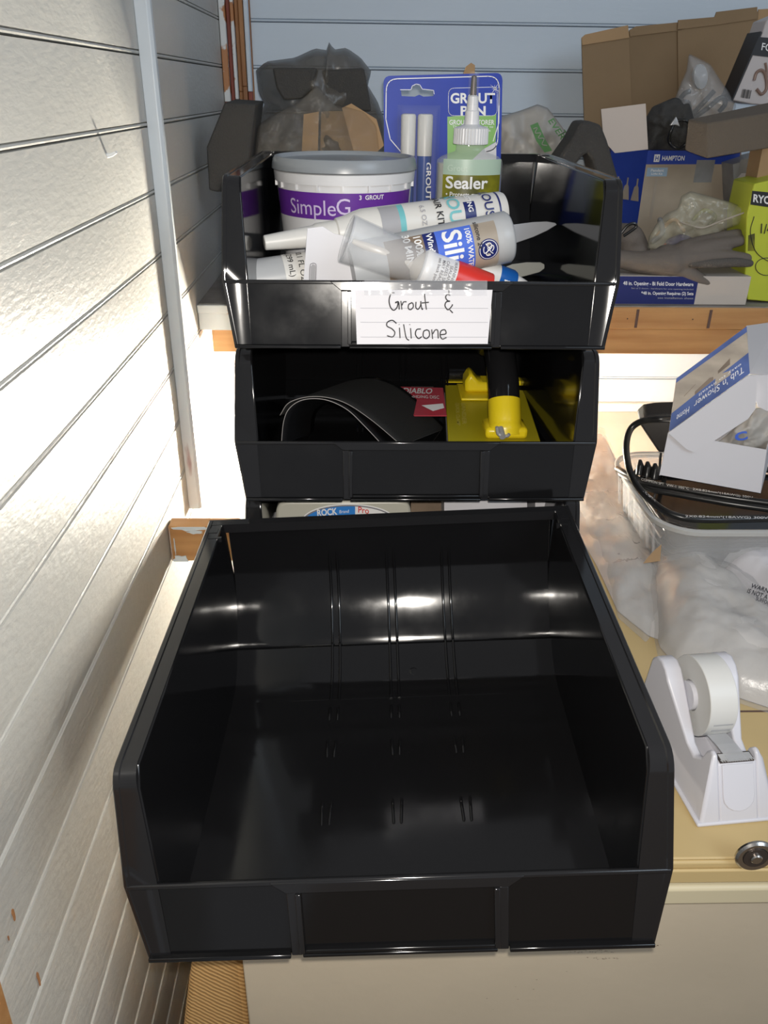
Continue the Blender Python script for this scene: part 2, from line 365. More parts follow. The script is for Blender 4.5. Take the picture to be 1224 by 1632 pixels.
# orange wooden post edge in the lower left corner
def post(bm):
    a = at(-6, 1548, x=WX + 0.03); b = at(21, 1640, x=WX + 0.03)
    prism(bm, [(WX + 0.001, a.y + 0.002, a.z + 0.03), (WX + 0.001, b.y, b.z - 0.03), (WX + 0.001, b.y - 0.2, b.z - 0.2), (WX + 0.001, a.y - 0.2, a.z + 0.0)], (0.029, 0, 0))
ps = obj('wood_offcut', BM(post), M['oldwood']); tag(ps, 'orange brown wood edge leaning on the left wall in the bottom left corner', 'wood piece')

# ---------------- stacking bins ----------------
BX, BY, BPZ = 0.0639, 0.9196, 0.1873
BH = 0.170
def bin_body(bm):
    T = 0.0028
    A, B, C0, C1, Dd = (-0.036, 0.0, 0.2045), (-0.0206, 0.0685, 0.2157), (-0.004, 0.155, 0.2115), (0.008, BH, 0.2105), (0.388, BH, 0.2103)
    # front panel, floor, fillets and rear wall: one swept cross-section
    inner = [(-0.0206, 0.0685), (-0.036, 0.0015), (-0.034, 0.0)]
    zfl = 0.004
    # floor slab
    hexa(bm, [(-0.187, -0.034, 0), (0.187, -0.034, 0), (0.186, 0.355, 0), (-0.186, 0.355, 0), (-0.187, -0.034, zfl), (0.187, -0.034, zfl), (0.186, 0.355, zfl), (-0.186, 0.355, zfl)])
    # front panel
    fw = [(-0.036, 0.0, 0.2045), (-0.0206, 0.0685, 0.2157)]
    hexa(bm, [(-0.2045, -0.036, 0), (0.2045, -0.036, 0), (0.2045, -0.033, 0.0), (-0.2045, -0.033, 0.0), (-0.2157, -0.0206, 0.0685), (0.2157, -0.0206, 0.0685), (0.2157, -0.0176, 0.0685), (-0.2157, -0.0176, 0.0685)])
    # rear wall with fillet to the floor
    prof = [(0.262, zfl), (0.284, 0.0055), (0.300, 0.0105), (0.312, 0.0175), (0.3205, 0.0245), (0.3275, 0.0305), (0.329, 0.0290), (0.332, 0.0280), (0.334, 0.0310), (0.3380, 0.0360), (0.3455, 0.0430), (0.3545, 0.0530), (0.3640, 0.0650), (0.3720, 0.0780), (0.3785, 0.0920), (0.3830, 0.108), (0.387, BH)]
    bk = [(0.390, BH), (0.3860, 0.105), (0.377, 0.078), (0.361, 0.051), (0.341, 0.0275), (0.326, 0.0175), (0.312, 0.009), (0.292, 0.002), (0.262, 0.0)]
    pts = [(-0.189, y, z) for y, z in prof + bk]
    prism(bm, pts, (0.378, 0, 0))
    for s in (-1, 1):
        # side wall, leaning outwards towards the rim
        def sp(y, z, d=0):
            return (s * (0.1845 + 0.0075 * (z / BH) + d), y, z)
        out = [(-0.034, 0.0), (-0.0196, 0.0685), (-0.003, 0.155), (0.008, BH), (0.387, BH), (0.380, 0.03), (0.365, 0.0)]
        a = [bm.verts.new(sp(y, z)) for y, z in out]; b = [bm.verts.new(sp(y, z, T)) for y, z in out]; n = len(a)
        bm.faces.new(a); bm.faces.new(b[::-1])
        for i in range(n): bm.faces.new([a[i], a[(i + 1) % n], b[(i + 1) % n], b[i]])
def bin_rim(bm):
    """flat flange round both sides with a raised outer edge and a turned-down skirt"""
    path = [(-0.036, 0.0, 0.2045), (-0.0206, 0.0685, 0.2157)]
    # rounded corner between front flank and top edge
    path += [(-0.0206 + 0.0165 * t, 0.0685 + 0.083 * t, 0.2157 - 0.004 * t) for t in (0.25, 0.5, 0.75, 1.0)]
    for k in range(1, 6):
        t = k / 5 * math.pi / 2 * 0.93
        path.append((-0.0041 + 0.0145 * (1 - math.cos(t)), 0.1515 + 0.0185 * math.sin(t), 0.2115 - 0.001 * k / 5))
    path.append((0.012, BH, 0.2105)); path += [(0.012 + 0.378 * t, BH, 0.2105) for t in (0.25, 0.5, 0.75, 1.0)]
    for s in (-1, 1):
        rows = []
        for i, (y, z, o) in enumerate(path):
            ya, za = path[max(i - 1, 0)][:2]; yb, zb = path[min(i + 1, len(path) - 1)][:2]
            ty, tz = yb - ya, zb - za; l = math.hypot(ty, tz); ny, nz = -tz / l, ty / l   # outward normal (front/up)
            if i == 0: ny, nz = -0.97, 0.22
            inn = 0.186 + 0.0075 * z / BH
            sec = [(inn, 0.0008), (o - 0.0055, 0.0008), (o - 0.0045, 0.0018), (o - 0.0010, 0.0018), (o, 0.0010), (o, -0.009), (o - 0.0024, -0.009), (o - 0.0026, -0.0022), (inn, -0.0024)]
            if i == 0: sec = [(a, min(b, 0.0005) if b > -0.005 else -0.002) for a, b in sec]
            rows.append([bm.verts.new((s * a, y + ny * b, z + nz * b)) for a, b in sec])
        for r0, r1 in zip(rows, rows[1:]):
            k = len(r0)
            for j in range(k): bm.faces.new([r0[j], r0[(j + 1) % k], r1[(j + 1) % k], r1[j]])
        bm.faces.new(rows[0]); bm.faces.new(rows[-1][::-1])
    # rear top edge and its small corner catches
    box(bm, (-0.2105, 0.3805, BH - 0.010), (0.2105, 0.3925, BH + 0.0012))
    for s in (-1, 1):
        box(bm, (min(s * 0.196, s * 0.208), 0.362, BH), (max(s * 0.196, s * 0.208), 0.372, BH + 0.0014))
        box(bm, (min(s * 0.189, s * 0.204), 0.349, BH - 0.004), (max(s * 0.189, s * 0.204), 0.352, BH + 0.0014))
def lipz(z, d=0.0): # front panel outer surface at height z
    return -0.036 + 0.0154 * z / 0.0685 - d
def fbox(bm, x0, x1, z0, z1, th, d=0.0):
    hexa(bm, [(x0, lipz(z0, th), z0), (x1, lipz(z0, th), z0), (x1, lipz(z0, -0.001), z0), (x0, lipz(z0, -0.001), z0), (x0, lipz(z1, th), z1), (x1, lipz(z1, th), z1), (x1, lipz(z1, -0.001), z1), (x0, lipz(z1, -0.001), z1)])
def make_bin(mat4, label):
    t = thing('stacking_bin', label, 'storage bin', mat=mat4, group='black stacking bins')
    obj('bin_body', BM(bin_body), M['black'], t, bevel=0.0012, local=True)
    obj('rim', BM(bin_rim), M['blackrim'], t, smooth=28, local=True)
    b = bmesh.new(); fbox(b, -0.2145, 0.2145, 0.0655, 0.0695, 0.0022)
    obj('front_lip', b, M['blackrim'], t, bevel=0.0012, local=True)
    b = bmesh.new()
    hexa(b, [(-0.088, lipz(.0595, .0035), .0595), (0.088, lipz(.0595, .0035), .0595), (0.088, lipz(.0595), .0595), (-0.088, lipz(.0595), .0595), (-0.100, lipz(.0690, .0035), .0690), (0.100, lipz(.0690, .0035), .0690), (0.100, lipz(.0690), .0690), (-0.100, lipz(.0690), .0690)])
    obj('lip_tab', b, M['blackrim'], t, bevel=0.0008, local=True)
    for s in (-1, 1):
        b = bmesh.new()
        x = s * 0.083
        fbox(b, x - 0.0045, x + 0.0045, 0.001, 0.0592, 0.0028); fbox(b, x - s * 0.0045 - 0.0022, x - s * 0.0045 + 0.0022, 0.004, 0.0592, 0.0048)
        obj('label_rib', b, M['blackrim'], t, bevel=0.0007, local=True)
    b = bmesh.new(); fbox(b, -0.0765, 0.0765, 0.0035, 0.0065, 0.0040); fbox(b, -0.204, -0.088, -0.0005, 0.0030, 0.0045); fbox(b, 0.088, 0.204, -0.0005, 0.0030, 0.0045); fbox(b, -0.0785, 0.0785, -0.0005, 0.0022, 0.0038)
    stuff(obj('bottom_ledge', b, M['black'], t, bevel=0.0008, local=True))
    for k, x in enumerate((-0.068, 0.0, 0.066)):
        b = bmesh.new()
        for dx in (-0.0045, 0.0045):
            # down the rear wall, round the fillet and out on the floor
            tube(b, spline([(x + dx * 1.3, 0.3868, 0.137), (x + dx, 0.3858, 0.130), (x + dx, 0.3795, 0.095), (x + dx, 0.3640, 0.0650), (x + dx, 0.3460, 0.0435), (x + dx, 0.3340, 0.0325), (x + dx, 0.3275, 0.0298), (x + dx, 0.3130, 0.0182), (x + dx, 0.3000, 0.0108), (x + dx, 0.284, 0.0058), (x + dx, 0.262, 0.0044)], 4), 0.0017, 8)
            for y0, y1 in ((0.230, 0.250), (0.175, 0.198), (0.088, 0.116)):
                tube(b, [(x + dx * (1 if y0 > .2 else .8), y0, 0.0035), (x + dx * (1 if y0 > .2 else .8), y0 + 0.002, 0.0048), (x + dx, y1 - 0.002, 0.0048), (x + dx, y1, 0.0035)], 0.0015, 8)
        stuff(obj('molded_rib', b, M['black'], t, smooth=60, local=True))
    b = bmesh.new(); lathe(b, [(0.0045, 0), (0.0045, 0.0012), (0.0035, 0.0016)], 24); b.transform(Matrix.Translation((0.022, 0.300, 0.0100)) @ Matrix.Rotation(0.45, 4, 'X'))
    obj('injection_mark', b, M['black'], t, smooth=True, local=True)
    for s in (-1, 1):
        b = bmesh.new(); box(b, (min(s * 0.194, s * 0.203), 0.03, -0.0168), (max(s * 0.194, s * 0.203), 0.375, -0.004)); box(b, (min(s * 0.186, s * 0.203), 0.03, -0.004), (max(s * 0.186, s * 0.203), 0.375, 0.002))
        obj('runner', b, M['black'], t, bevel=0.001, local=True)
    return t
def copy_tree(o, parent=None):
    c = o.copy(); COL.objects.link(c); c.parent = parent
    for ch in list(o.children): copy_tree(ch, c)
    return c
m4 = Matrix.Translation((0.0307, 0.4588, 0.0101)) @ Matrix.Rotation(-0.0218, 4, 'Z') @ Matrix.Rotation(0.0147, 4, 'X') @ Matrix.Rotation(-0.0579, 4, 'Y')
bin4 = make_bin(m4, 'empty glossy black plastic bin in the foreground, jutting out over the cabinet front')
bin1 = copy_tree(bin4); bin1.matrix_basis = Matrix.Translation((BX, BY, 2 * BPZ)); bin1['label'] = 'top black bin of the stack with handwritten Grout & Silicone card'
bin2 = copy_tree(bin4); bin2.matrix_basis = Matrix.Translation((BX, BY, BPZ)); bin2['label'] = 'middle black bin of the stack holding a yellow sander and black sheets'
bin3 = copy_tree(bin4); bin3.matrix_basis = Matrix.Translation((BX, BY, 0)); bin3['label'] = 'lowest black bin of the stack, mostly hidden behind the empty foreground bin'

# ---------------- more materials ----------------
M['white'] = pm('white_plastic', (0.72, 0.72, 0.73), 0.35, sss=0.05)
M['offwhite'] = pm('off_white_plastic', (0.66, 0.65, 0.62), 0.38, sss=0.05)
M['paper'] = pm('white_card', (0.62, 0.61, 0.64), 0.55)
M['greylid'] = pm('translucent_grey_lid', (0.26, 0.28, 0.30), 0.3)
M['purple'] = pm('purple_print', (0.13, 0.03, 0.30), 0.35)
M['lilac'] = pm('pale_lilac_print', (0.62, 0.52, 0.75), 0.4)
M['blue'] = pm('royal_blue_print', (0.035, 0.07, 0.42), 0.4, var=0.12, vscale=20, spec=0.15)
M['penblue'] = pm('pen_blue', (0.02, 0.07, 0.32), 0.3)
M['navy'] = pm('navy_print', (0.012, 0.02, 0.13), 0.35)
M['green'] = pm('fresh_green_print', (0.20, 0.45, 0.10), 0.35)
M['palegreen'] = pm('pale_green_print', (0.42, 0.55, 0.44), 0.3)
M['olive'] = pm('olive_photo_print', (0.28, 0.27, 0.015), 0.28, var=0.85, vscale=22, col2=(0.06, 0.06, 0.02))
M['ink'] = pm('black_ink', (0.015, 0.015, 0.018), 0.5)
M['greyink'] = pm('grey_ink', (0.20, 0.20, 0.22), 0.5)
M['whiteink'] = pm('white_ink', (0.80, 0.80, 0.80), 0.4)
M['teal'] = pm('teal_print', (0.16, 0.47, 0.50), 0.4)
M['silblue'] = pm('bright_blue_print', (0.07, 0.15, 0.62), 0.3)
M['brownprint'] = pm('brown_print', (0.24, 0.18, 0.13), 0.35, var=0.3, vscale=25)
M['taupe'] = pm('taupe_print', (0.42, 0.36, 0.29), 0.35, var=0.25, vscale=14, stretch=(1, 1, 0.5))
M['red'] = pm('red_print', (0.62, 0.03, 0.02), 0.3)
M['greyplastic'] = pm('grey_translucent_plastic', (0.42, 0.43, 0.44), 0.35)
M['frost'] = pm('frosted_clear_plastic', (0.80, 0.82, 0.85), 0.22, alpha=0.24)
M['clear'] = pm('clear_plastic', (0.85, 0.88, 0.9), 0.06, alpha=0.07, spec=0.9)
M['clearglass'] = pm('clear_bottle', (0.75, 0.80, 0.76), 0.08, alpha=0.22, spec=0.9)
M['cream'] = pm('cream_nozzle', (0.62, 0.56, 0.48), 0.45)
M['spat'] = pm('milky_plastic', (0.52, 0.54, 0.58), 0.3)
M['spat2'] = pm('milky_warm_plastic', (0.55, 0.56, 0.52), 0.3)
M['sand'] = pm('black_sandpaper', (0.006, 0.006, 0.006), 0.8, bump=0.5, bscale=900, detail=1)
M['sandback'] = pm('smooth_black_sheet', (0.010, 0.010, 0.011), 0.3)
M['edgegrey'] = pm('paper_edge', (0.30, 0.28, 0.27), 0.7)
M['yellow'] = pm('yellow_plastic', (0.78, 0.60, 0.015), 0.32)
M['yellowd'] = pm('mustard_plastic_plate', (0.45, 0.38, 0.012), 0.35)
M['foam'] = pm('charcoal_foam', (0.045, 0.043, 0.040), 0.95, bump=0.5, bscale=350, detail=2)
M['foamb'] = pm('brown_grey_foam', (0.13, 0.105, 0.08), 0.95, bump=0.5, bscale=350, detail=2)
M['card'] = pm('corrugated_cardboard', (0.26, 0.175, 0.095), 0.85, var=0.10, vscale=7, bump=0.1, bscale=200)
M['cardl'] = pm('light_cardboard', (0.42, 0.27, 0.14), 0.85, var=0.1)
M['darkbag'] = pm('dark_plastic_film', (0.135, 0.12, 0.10), 0.3, alpha=0.66, bump=0.4, bscale=25, var=0.4, vscale=9)
M['whitebag'] = pm('white_carrier_film', (0.36, 0.34, 0.31), 0.4, bump=0.3, bscale=30)
M['clearbag'] = pm('clear_film', (0.60, 0.60, 0.60), 0.16, alpha=0.30, bump=0.5, bscale=30, spec=0.8)
M['zipbag'] = pm('yellowish_clear_film', (0.62, 0.58, 0.44), 0.15, alpha=0.36, bump=0.4, bscale=24, spec=0.8)
M['foamfilm'] = pm('white_packing_film', (0.58, 0.56, 0.54), 0.30, alpha=0.95, bump=0.6, bscale=70, var=0.15, vscale=12, spec=0.7)
M['filmclear'] = pm('glossy_clear_film', (0.66, 0.65, 0.63), 0.09, alpha=0.20, bump=0.9, bscale=45, spec=1.0, detail=3)
M['glove'] = pm('grey_glove', (0.15, 0.125, 0.105), 0.75, bump=0.3, bscale=180, var=0.12)
M['gloveknit'] = pm('dark_knit', (0.10, 0.09, 0.08), 0.95, bump=1.0, bscale=450, detail=1)
M['lime'] = pm('lime_carton', (0.52, 0.58, 0.045), 0.4, var=0.06)
M['hblue'] = pm('deep_blue_carton', (0.018, 0.05, 0.33), 0.35)
M['photobeige'] = pm('beige_photo_print', (0.42, 0.35, 0.27), 0.35, var=0.25, vscale=9)
M['photogrey'] = pm('grey_photo_print', (0.26, 0.26, 0.26), 0.35, var=0.3, vscale=20)
M['skyprint'] = pm('light_blue_print', (0.30, 0.42, 0.55), 0.35)
M['cable'] = pm('black_cable', (0.012, 0.012, 0.012), 0.28)
M['tape'] = pm('matte_tape', (0.62, 0.62, 0.60), 0.4, sss=0.1)
M['dispenser'] = pm('dispenser_white', (0.60, 0.60, 0.65), 0.33)
M['tuba'] = pm('clear_tub_plastic', (0.70, 0.70, 0.70), 0.10, alpha=0.30, spec=0.9)
M['grey'] = pm('grey_print', (0.35, 0.35, 0.37), 0.5)
M['tabtape'] = pm('clear_sticky_tape', (0.75, 0.76, 0.80), 0.2, alpha=0.25, bump=0.2, bscale=60, spec=0.5)
M['pinkred'] = pm('red_packet', (0.40, 0.04, 0.06), 0.4)
M['silverbits'] = pm('bright_metal', (0.6, 0.6, 0.6), 0.3, metal=0.5)

def lbl(u, v, y): return at(u, v, y=y)
def qpts(uv, y=None, z=None, x=None): return [at(u, v, x=x, y=y, z=z) for u, v in uv]
def slab(name, uv, y, depth, mat, parent=None, slant=(0, 0), **k):
    """a block whose front outline is given at depth y and goes back by depth"""
    return obj(name, BM(prism, qpts(uv, y=y), (slant[0], depth, slant[1])), mat, parent, **k)

# ---------------- index card taped to the top bin ----------------
b1 = bin1
def facept(x, z, lift=0.004): # world point on the front face of bin 1
    return V((BX + x, BY + lipz(z, lift), 2 * BPZ + z))
CL, CR, CB, CT = -0.0725, 0.0765, 0.0045, 0.0615
cb = bmesh.new(); prism(cb, [facept(CL + 0.002, CB), facept(CR - 0.003, CB + 0.001), facept(CR, CT), facept(CL, CT - 0.001)], (0, -0.0006, 0))
cardo = obj('label_card', cb, M['paper'], b1); cardo['label'] = 'white ruled index card handwritten Grout & Silicone'
rb_ = bmesh.new()
for t in (0.13, 0.40, 0.655):
    z = CB + (CT - CB) * t
    prism(rb_, [facept(CL + 0.006, z, 0.0048), facept(CR - 0.004, z + .0006, 0.0048), facept(CR - 0.004, z + .0010, 0.0048), facept(CL + 0.006, z + 0.0004, 0.0048)], (0, -0.0001, 0))
stuff(obj('ruled_line', rb_, pm('rule_line', (0.28, 0.28, 0.32), 0.6), cardo))
def hw(strokes, wd, mat, parent):
    bm = bmesh.new()
    for s in strokes:
        pts = spline([facept((u - 0.5) * (CR - CL) + (CL + CR) / 2, CB + (CT - CB) * v, 0.0050) for u, v in s], 8)
        tube(bm, pts, wd, 6)
    return stuff(obj('handwriting', bm, mat, parent, smooth=60))
def C(u, v): return ((u - 250) / 725, (738 - v) / 285)
ST = [[(458, 470), (440, 475), (430, 510), (438, 545), (455, 560), (472, 545), (476, 520), (462, 522)], [(462, 520), (480, 518), (484, 556)],
      [(492, 512), (498, 556)], [(498, 535), (506, 518), (522, 516)], [(548, 522), (534, 530), (532, 550), (545, 556), (558, 542), (555, 524), (545, 520)],
      [(572, 516), (572, 545), (584, 554), (596, 535), (598, 512)], [(596, 515), (604, 552), (610, 552)], [(616, 475), (622, 520), (628, 556)], [(602, 522), (640, 518)],
      [(752, 482), (736, 478), (728, 492), (738, 508), (752, 512)], [(752, 512), (732, 516), (726, 536), (742, 556), (760, 540), (766, 528)], [(744, 455), (746, 482)], [(752, 556), (768, 572)],
      [(470, 628), (448, 612), (422, 622), (420, 642), (446, 656), (462, 676), (450, 698), (420, 692)], [(486, 650), (490, 704)], [(484, 632), (485, 634)], [(508, 632), (522, 700), (538, 716)],
      [(545, 652), (550, 706)], [(540, 632), (541, 635)], [(600, 656), (578, 660), (572, 685), (588, 706), (606, 696)], [(634, 660), (616, 668), (614, 695), (630, 706), (646, 692), (644, 668), (632, 660)],
      [(658, 658), (664, 708)], [(664, 682), (676, 662), (690, 664), (694, 705)], [(706, 686), (734, 680), (728, 660), (708, 666), (704, 690), (716, 708), (738, 700)]]
hw([[C(u, v) for u, v in s] for s in ST], 0.00066, M['ink'], cardo)
def tapefn(i, j):
    x = CL + 0.010 + (CR - CL - 0.016) * i; wob = 0.0006 * math.sin(i * 37) + 0.0008 * noise.noise(V((i * 9, j * 4, 0)))
    z = 0.0555 + 0.016 * j
    if z < 0.0695: p = facept(x, z, 0.0056 + wob)
    else: p = facept(x, 0.0705, 0.0056 - (z - 0.0695) * 2.2 + wob); 
    return p
tp = bmesh.new(); grid(tp, tapefn, 40, 10); obj('clear_tape', tp, M['tabtape'], cardo, smooth='full')

# ---------------- contents of the top bin ----------------
FZ = 2 * BPZ + 0.0045          # floor of the top bin
# tub with purple band
tc_ = V((-0.0245, 1.185, FZ))
tub = thing('grout_tub', 'round white tub with grey lid and purple Simple label, in the top bin', 'tub', tc_)
def at_tub(v): return at(550, v, y=tc_.y - 0.093).z - FZ
zt = at_tub(256); zl = at_tub(279); zc = at_tub(297); zp1 = at_tub(309); zp0 = at_tub(352)
def tbody(bm): lathe(bm, [(0.078, 0), (0.080, 0.002), (0.0905, zc - 0.002), (0.0905, zc), (0.0935, zc), (0.0945, zl - 0.001), (0.092, zl)], 72)
obj('tub_body', BM(tbody), M['white'], tub, smooth=True, local=True)
def tlid(bm): lathe(bm, [(0.0925, zl), (0.0970, zl + 0.0015), (0.0965, zl + 0.006), (0.0950, zt - 0.004), (0.0930, zt - 0.0005), (0.0905, zt), (0.0885, zt - 0.0015), (0.087, zt - 0.005), (0.001, zt - 0.005)], 72, cap=False)
obj('lid', BM(tlid), M['greylid'], tub, smooth=True, local=True)
def rr(z): return 0.080 + (0.0105) * z / zc
def pband(bm): cyl_patch(bm, rr(zp0) + 0.0005, zp0, zp1, -math.pi * 0.93, -math.pi * 0.09, 50, r1=rr(zp1) + 0.0005)
bd = obj('purple_label', BM(pband), M['purple'], tub, smooth='full', local=True)
def tang(u, v=330): # angle on the tub seen at column u
    x = at(u, v, y=tc_.y - 0.07).x - tc_.x
    return -math.pi / 2 + math.asin(max(-1, min(1, x / 0.090)))
cyl_text('Simple', 0.0265, rr((zp0 + zp1) / 2), (zp0 + zp1) / 2 - 0.003, tang(495), M['lilac'], bd, cone=0.06, lift=0.0008)
cyl_text('G', 0.028, rr((zp0 + zp1) / 2), (zp0 + zp1) / 2 - 0.001, tang(548), M['lilac'], bd, cone=0.06, lift=0.0008)
cyl_text('3  GROUT', 0.0075, rr(zp1 - 0.005) + 0.0006, zp1 - 0.0052, tang(592), M['whiteink'], bd, bold=0.02, cone=0.06, lift=0.001)
for k in range(9):
    a = -math.pi * 0.96 + k * math.pi * 0.92 / 8
    b = bmesh.new(); box(b, (0.0900, -0.0012, zc - 0.007), (0.0932, 0.0012, zc)); b.transform(Matrix.Rotation(a, 4, 'Z'))
    obj('collar_rib', b, M['white'], tub, local=True)

# grout pen card
CY_ = 1.292
def cp(u, v, d=0.0): return at(u, v, y=CY_ - d)
card = thing('grout_pen_pack', 'blue Grout Pen blister card with two white-capped pens, behind the bottle', 'blister pack', cp(705, 330))
def rounded(c4, r, n=5):
    """polygon with rounded corners from 4 world points bl, br, tr, tl"""
    out = []
    for i in range(4):
        p, a, b = V(c4[i]), V(c4[i - 1]), V(c4[(i + 1) % 4])
        da = (a - p).normalized() * r; db = (b - p).normalized() * r
        for k in range(n + 1):
            t = k / n; out.append(p + da * (1 - t) ** 2 + db * t ** 2)
    return out
cz = FZ + 0.02
bl, br_ = cp(614, 400), cp(795, 400); tl_, tr_ = cp(611, 121), cp(801, 116)
pts = rounded([bl, br_, tr_, tl_], 0.010)
cbm = bmesh.new(); outer = [cbm.verts.new(p) for p in pts]
hole = [cp(u, v) for u, v in ((639, 144), (655, 144), (657, 138), (663, 135), (669, 136), (672, 143), (690, 144), (691, 153), (675, 154), (668, 151), (661, 154), (640, 153))]
hv = [cbm.verts.new(p) for p in hole]
eo = [cbm.edges.new((outer[i], outer[(i + 1) % len(outer)])) for i in range(len(outer))] + [cbm.edges.new((hv[i], hv[(i + 1) % len(hv)])) for i in range(len(hv))]
bmesh.ops.triangle_fill(cbm, edges=eo, use_beauty=True)
cobj = obj('backing_card', cbm, M['blue'], card, solid=0.0009)
# white outline
def strip(bm, line, wd, d, closed=False):
    line = [V(p) for p in line]; n = len(line)
    for i in range(n if closed else n - 1):
        a, b = line[i], line[(i + 1) % n]; t = (b - a).normalized(); s = V((0, 1, 0)).cross(t) * wd / 2; e = t * wd * 0.25
        quad(bm, [a - s - e, b - s + e, b + s + e, a + s - e])
ol = bmesh.new(); r2 = rounded([cp(618, 255, .0008), cp(793, 240, .0008), cp(796, 121, .0008), cp(615, 126, .0008)], 0.016)
strip(ol, [p for p in r2][6:], 0.0012, 0); strip(ol, [r2[-1], cp(615, 190, .0008), cp(622, 222, .0008), cp(640, 243, .0008)], 0.0012, 0); strip(ol, [cp(796, 140, .0008), cp(795, 196, .0008), cp(786, 225, .0008)], 0.0012, 0)
hl = [cp(u, v, .0008) for u, v in ((638, 143), (655, 143), (657, 137), (663, 134), (669, 135), (673, 142), (691, 144), (692, 150))]; strip(ol, hl, 0.0008, 0)
r3 = rounded([cp(715, 184, .0009), cp(792, 184, .0009), cp(792, 139, .0009), cp(715, 141, .0009)], 0.008)
gb = bmesh.new(); prism(gb, [cp(713, 262, .0006), cp(745, 262, .0006), cp(770, 238, .0006), cp(790, 226, .0006), cp(791, 181, .0006), cp(713, 186, .0006)], (0, -0.0001, 0)); obj('green_panel', gb, M['green'], cobj)
gb = bmesh.new(); prism(gb, r3, (0, -0.0001, 0)); obj('title_panel', gb, M['blue'], cobj)
strip(ol, r3, 0.0012, 0, True); stuff(obj('white_outline', ol, M['whiteink'], cobj))
gb = bmesh.new(); prism(gb, [cp(745, 262, .0007), cp(770, 238, .0007), cp(791, 226, .0007), cp(791, 330, .0007), cp(745, 330, .0007)], (0, -0.0001, 0)); obj('white_panel', gb, M['paper'], cobj)
def ctext(s, u0, u1, v0, v1, mat, par, d=.0012, bold=0.0): return fit_text(s, [cp(u0, v1, d), cp(u1, v1, d), cp(u1, v0, d), cp(u0, v0, d)], mat, par, bold=bold)
ctext('GROUT', 718, 789, 148, 165, M['whiteink'], cobj, bold=0.03); ctext('PEN', 734, 774, 169, 184, M['whiteink'], cobj, bold=0.03)
ctext('GROUT RESTORER', 716, 788, 191, 199, M['whiteink'], cobj, bold=0.02); ctext('The fast & easy way to', 721, 786, 200, 205, M['whiteink'], cobj); ctext('transform tired grout', 724, 782, 206, 211, M['whiteink'], cobj)
sp_ = bmesh.new()
sc = cp(789, 141, .0014)
for k in range(8):
    a = k * math.pi / 4 + 0.2; l = 0.009 if k % 2 else 0.005
    dv = V((math.cos(a), 0, math.sin(a))); pv = V((-math.sin(a), 0, math.cos(a))) * 0.0005
    sp_.faces.new([sp_.verts.new(sc + pv), sp_.verts.new(sc + dv * l), sp_.verts.new(sc - pv)])
stuff(obj('sparkle', sp_, M['whiteink'], cobj))
for u0, u1 in ((638, 663), (664.5, 690)):
    a0, a1 = cp(u0, 215, 0.010), cp(u1, 215, 0.010); r = (a1.x - a0.x) / 2; cx = (a0.x + a1.x) / 2
    ztop, zj, zb = at(650, 181, y=CY_ - .01).z, at(650, 248, y=CY_ - .01).z, at(650, 345, y=CY_ - .01).z
    b = bmesh.new(); lathe(b, [(r * .86, zb), (r * .9, zj)], 24); b.transform(Matrix.Translation((cx, CY_ - 0.010, 0)))
    pen = obj('pen_barrel', b, M['penblue'], card, smooth=True)
    b = bmesh.new(); lathe(b, [(r * .93, zj), (r * .95, ztop - 0.003), (r * .85, ztop - 0.0007), (r * .6, ztop)], 24); b.transform(Matrix.Translation((cx, CY_ - 0.010, 0)))
    obj('pen_cap', b, M['offwhite'], pen, smooth=True)
    if u0 > 650:
        me_ = text_mesh('GROUT', 1.0, 0.02)
        xs = [q.co.x for q in me_.vertices]; ys = [q.co.y for q in me_.vertices]; A0, A1, B0, B1 = min(xs), max(xs), min(ys), max(ys)
        for q in me_.vertices:
            s_, t_ = (q.co.x - A0) / (A1 - A0), (q.co.y - B0) / (B1 - B0)
            q.co = at(678.5 + 8.5 * t_, 259 + 60 * s_, y=CY_ - 0.0197)
        obj('lettering', me_, M['whiteink'], pen)
bb = bmesh.new()
q0 = cp(631, 330, .001); q1 = cp(702, 168, .001)
def blis(i, j):
    x = q0.x + (q1.x - q0.x) * i; z = q0.z + (q1.z - q0.z) * j
    e = min(smoothstep(0, 0.12, i), smoothstep(1, 0.88, i), smoothstep(1, 0.95, j))
    return (x, CY_ - 0.001 - 0.0195 * e, z)
grid(bb, blis, 24, 30); obj('blister', bb, M['clear'], card, smooth='full')

# grout sealer bottle
bcx = at(746, 300, y=1.215).x
bt = thing('sealer_bottle', 'clear grout sealer bottle with white ribbed applicator cap, standing before the blue card', 'bottle', (bcx, 1.215, FZ))
def bz(v): return at(746, v, y=1.19).z - FZ
rb0 = 0.0455
def bprof(bm): lathe(bm, [(rb0 * .93, 0), (rb0, 0.004), (rb0, bz(262)), (rb0 * .98, bz(257)), (rb0 * .86, bz(251)), (0.021, bz(243)), (0.0195, bz(240)), (0.0195, bz(230))], 48, sy=0.62)
bo_ = obj('bottle_body', BM(bprof), M['clearglass'], bt, smooth=True, local=True)
def liq(bm): lathe(bm, [(rb0 * .90, 0.002), (rb0 * .95, 0.006), (rb0 * .95, bz(262))], 48, sy=0.58)
obj('liquid', BM(liq), pm('milky_sealer', (0.52, 0.50, 0.44), 0.3), bt, smooth=True, local=True)
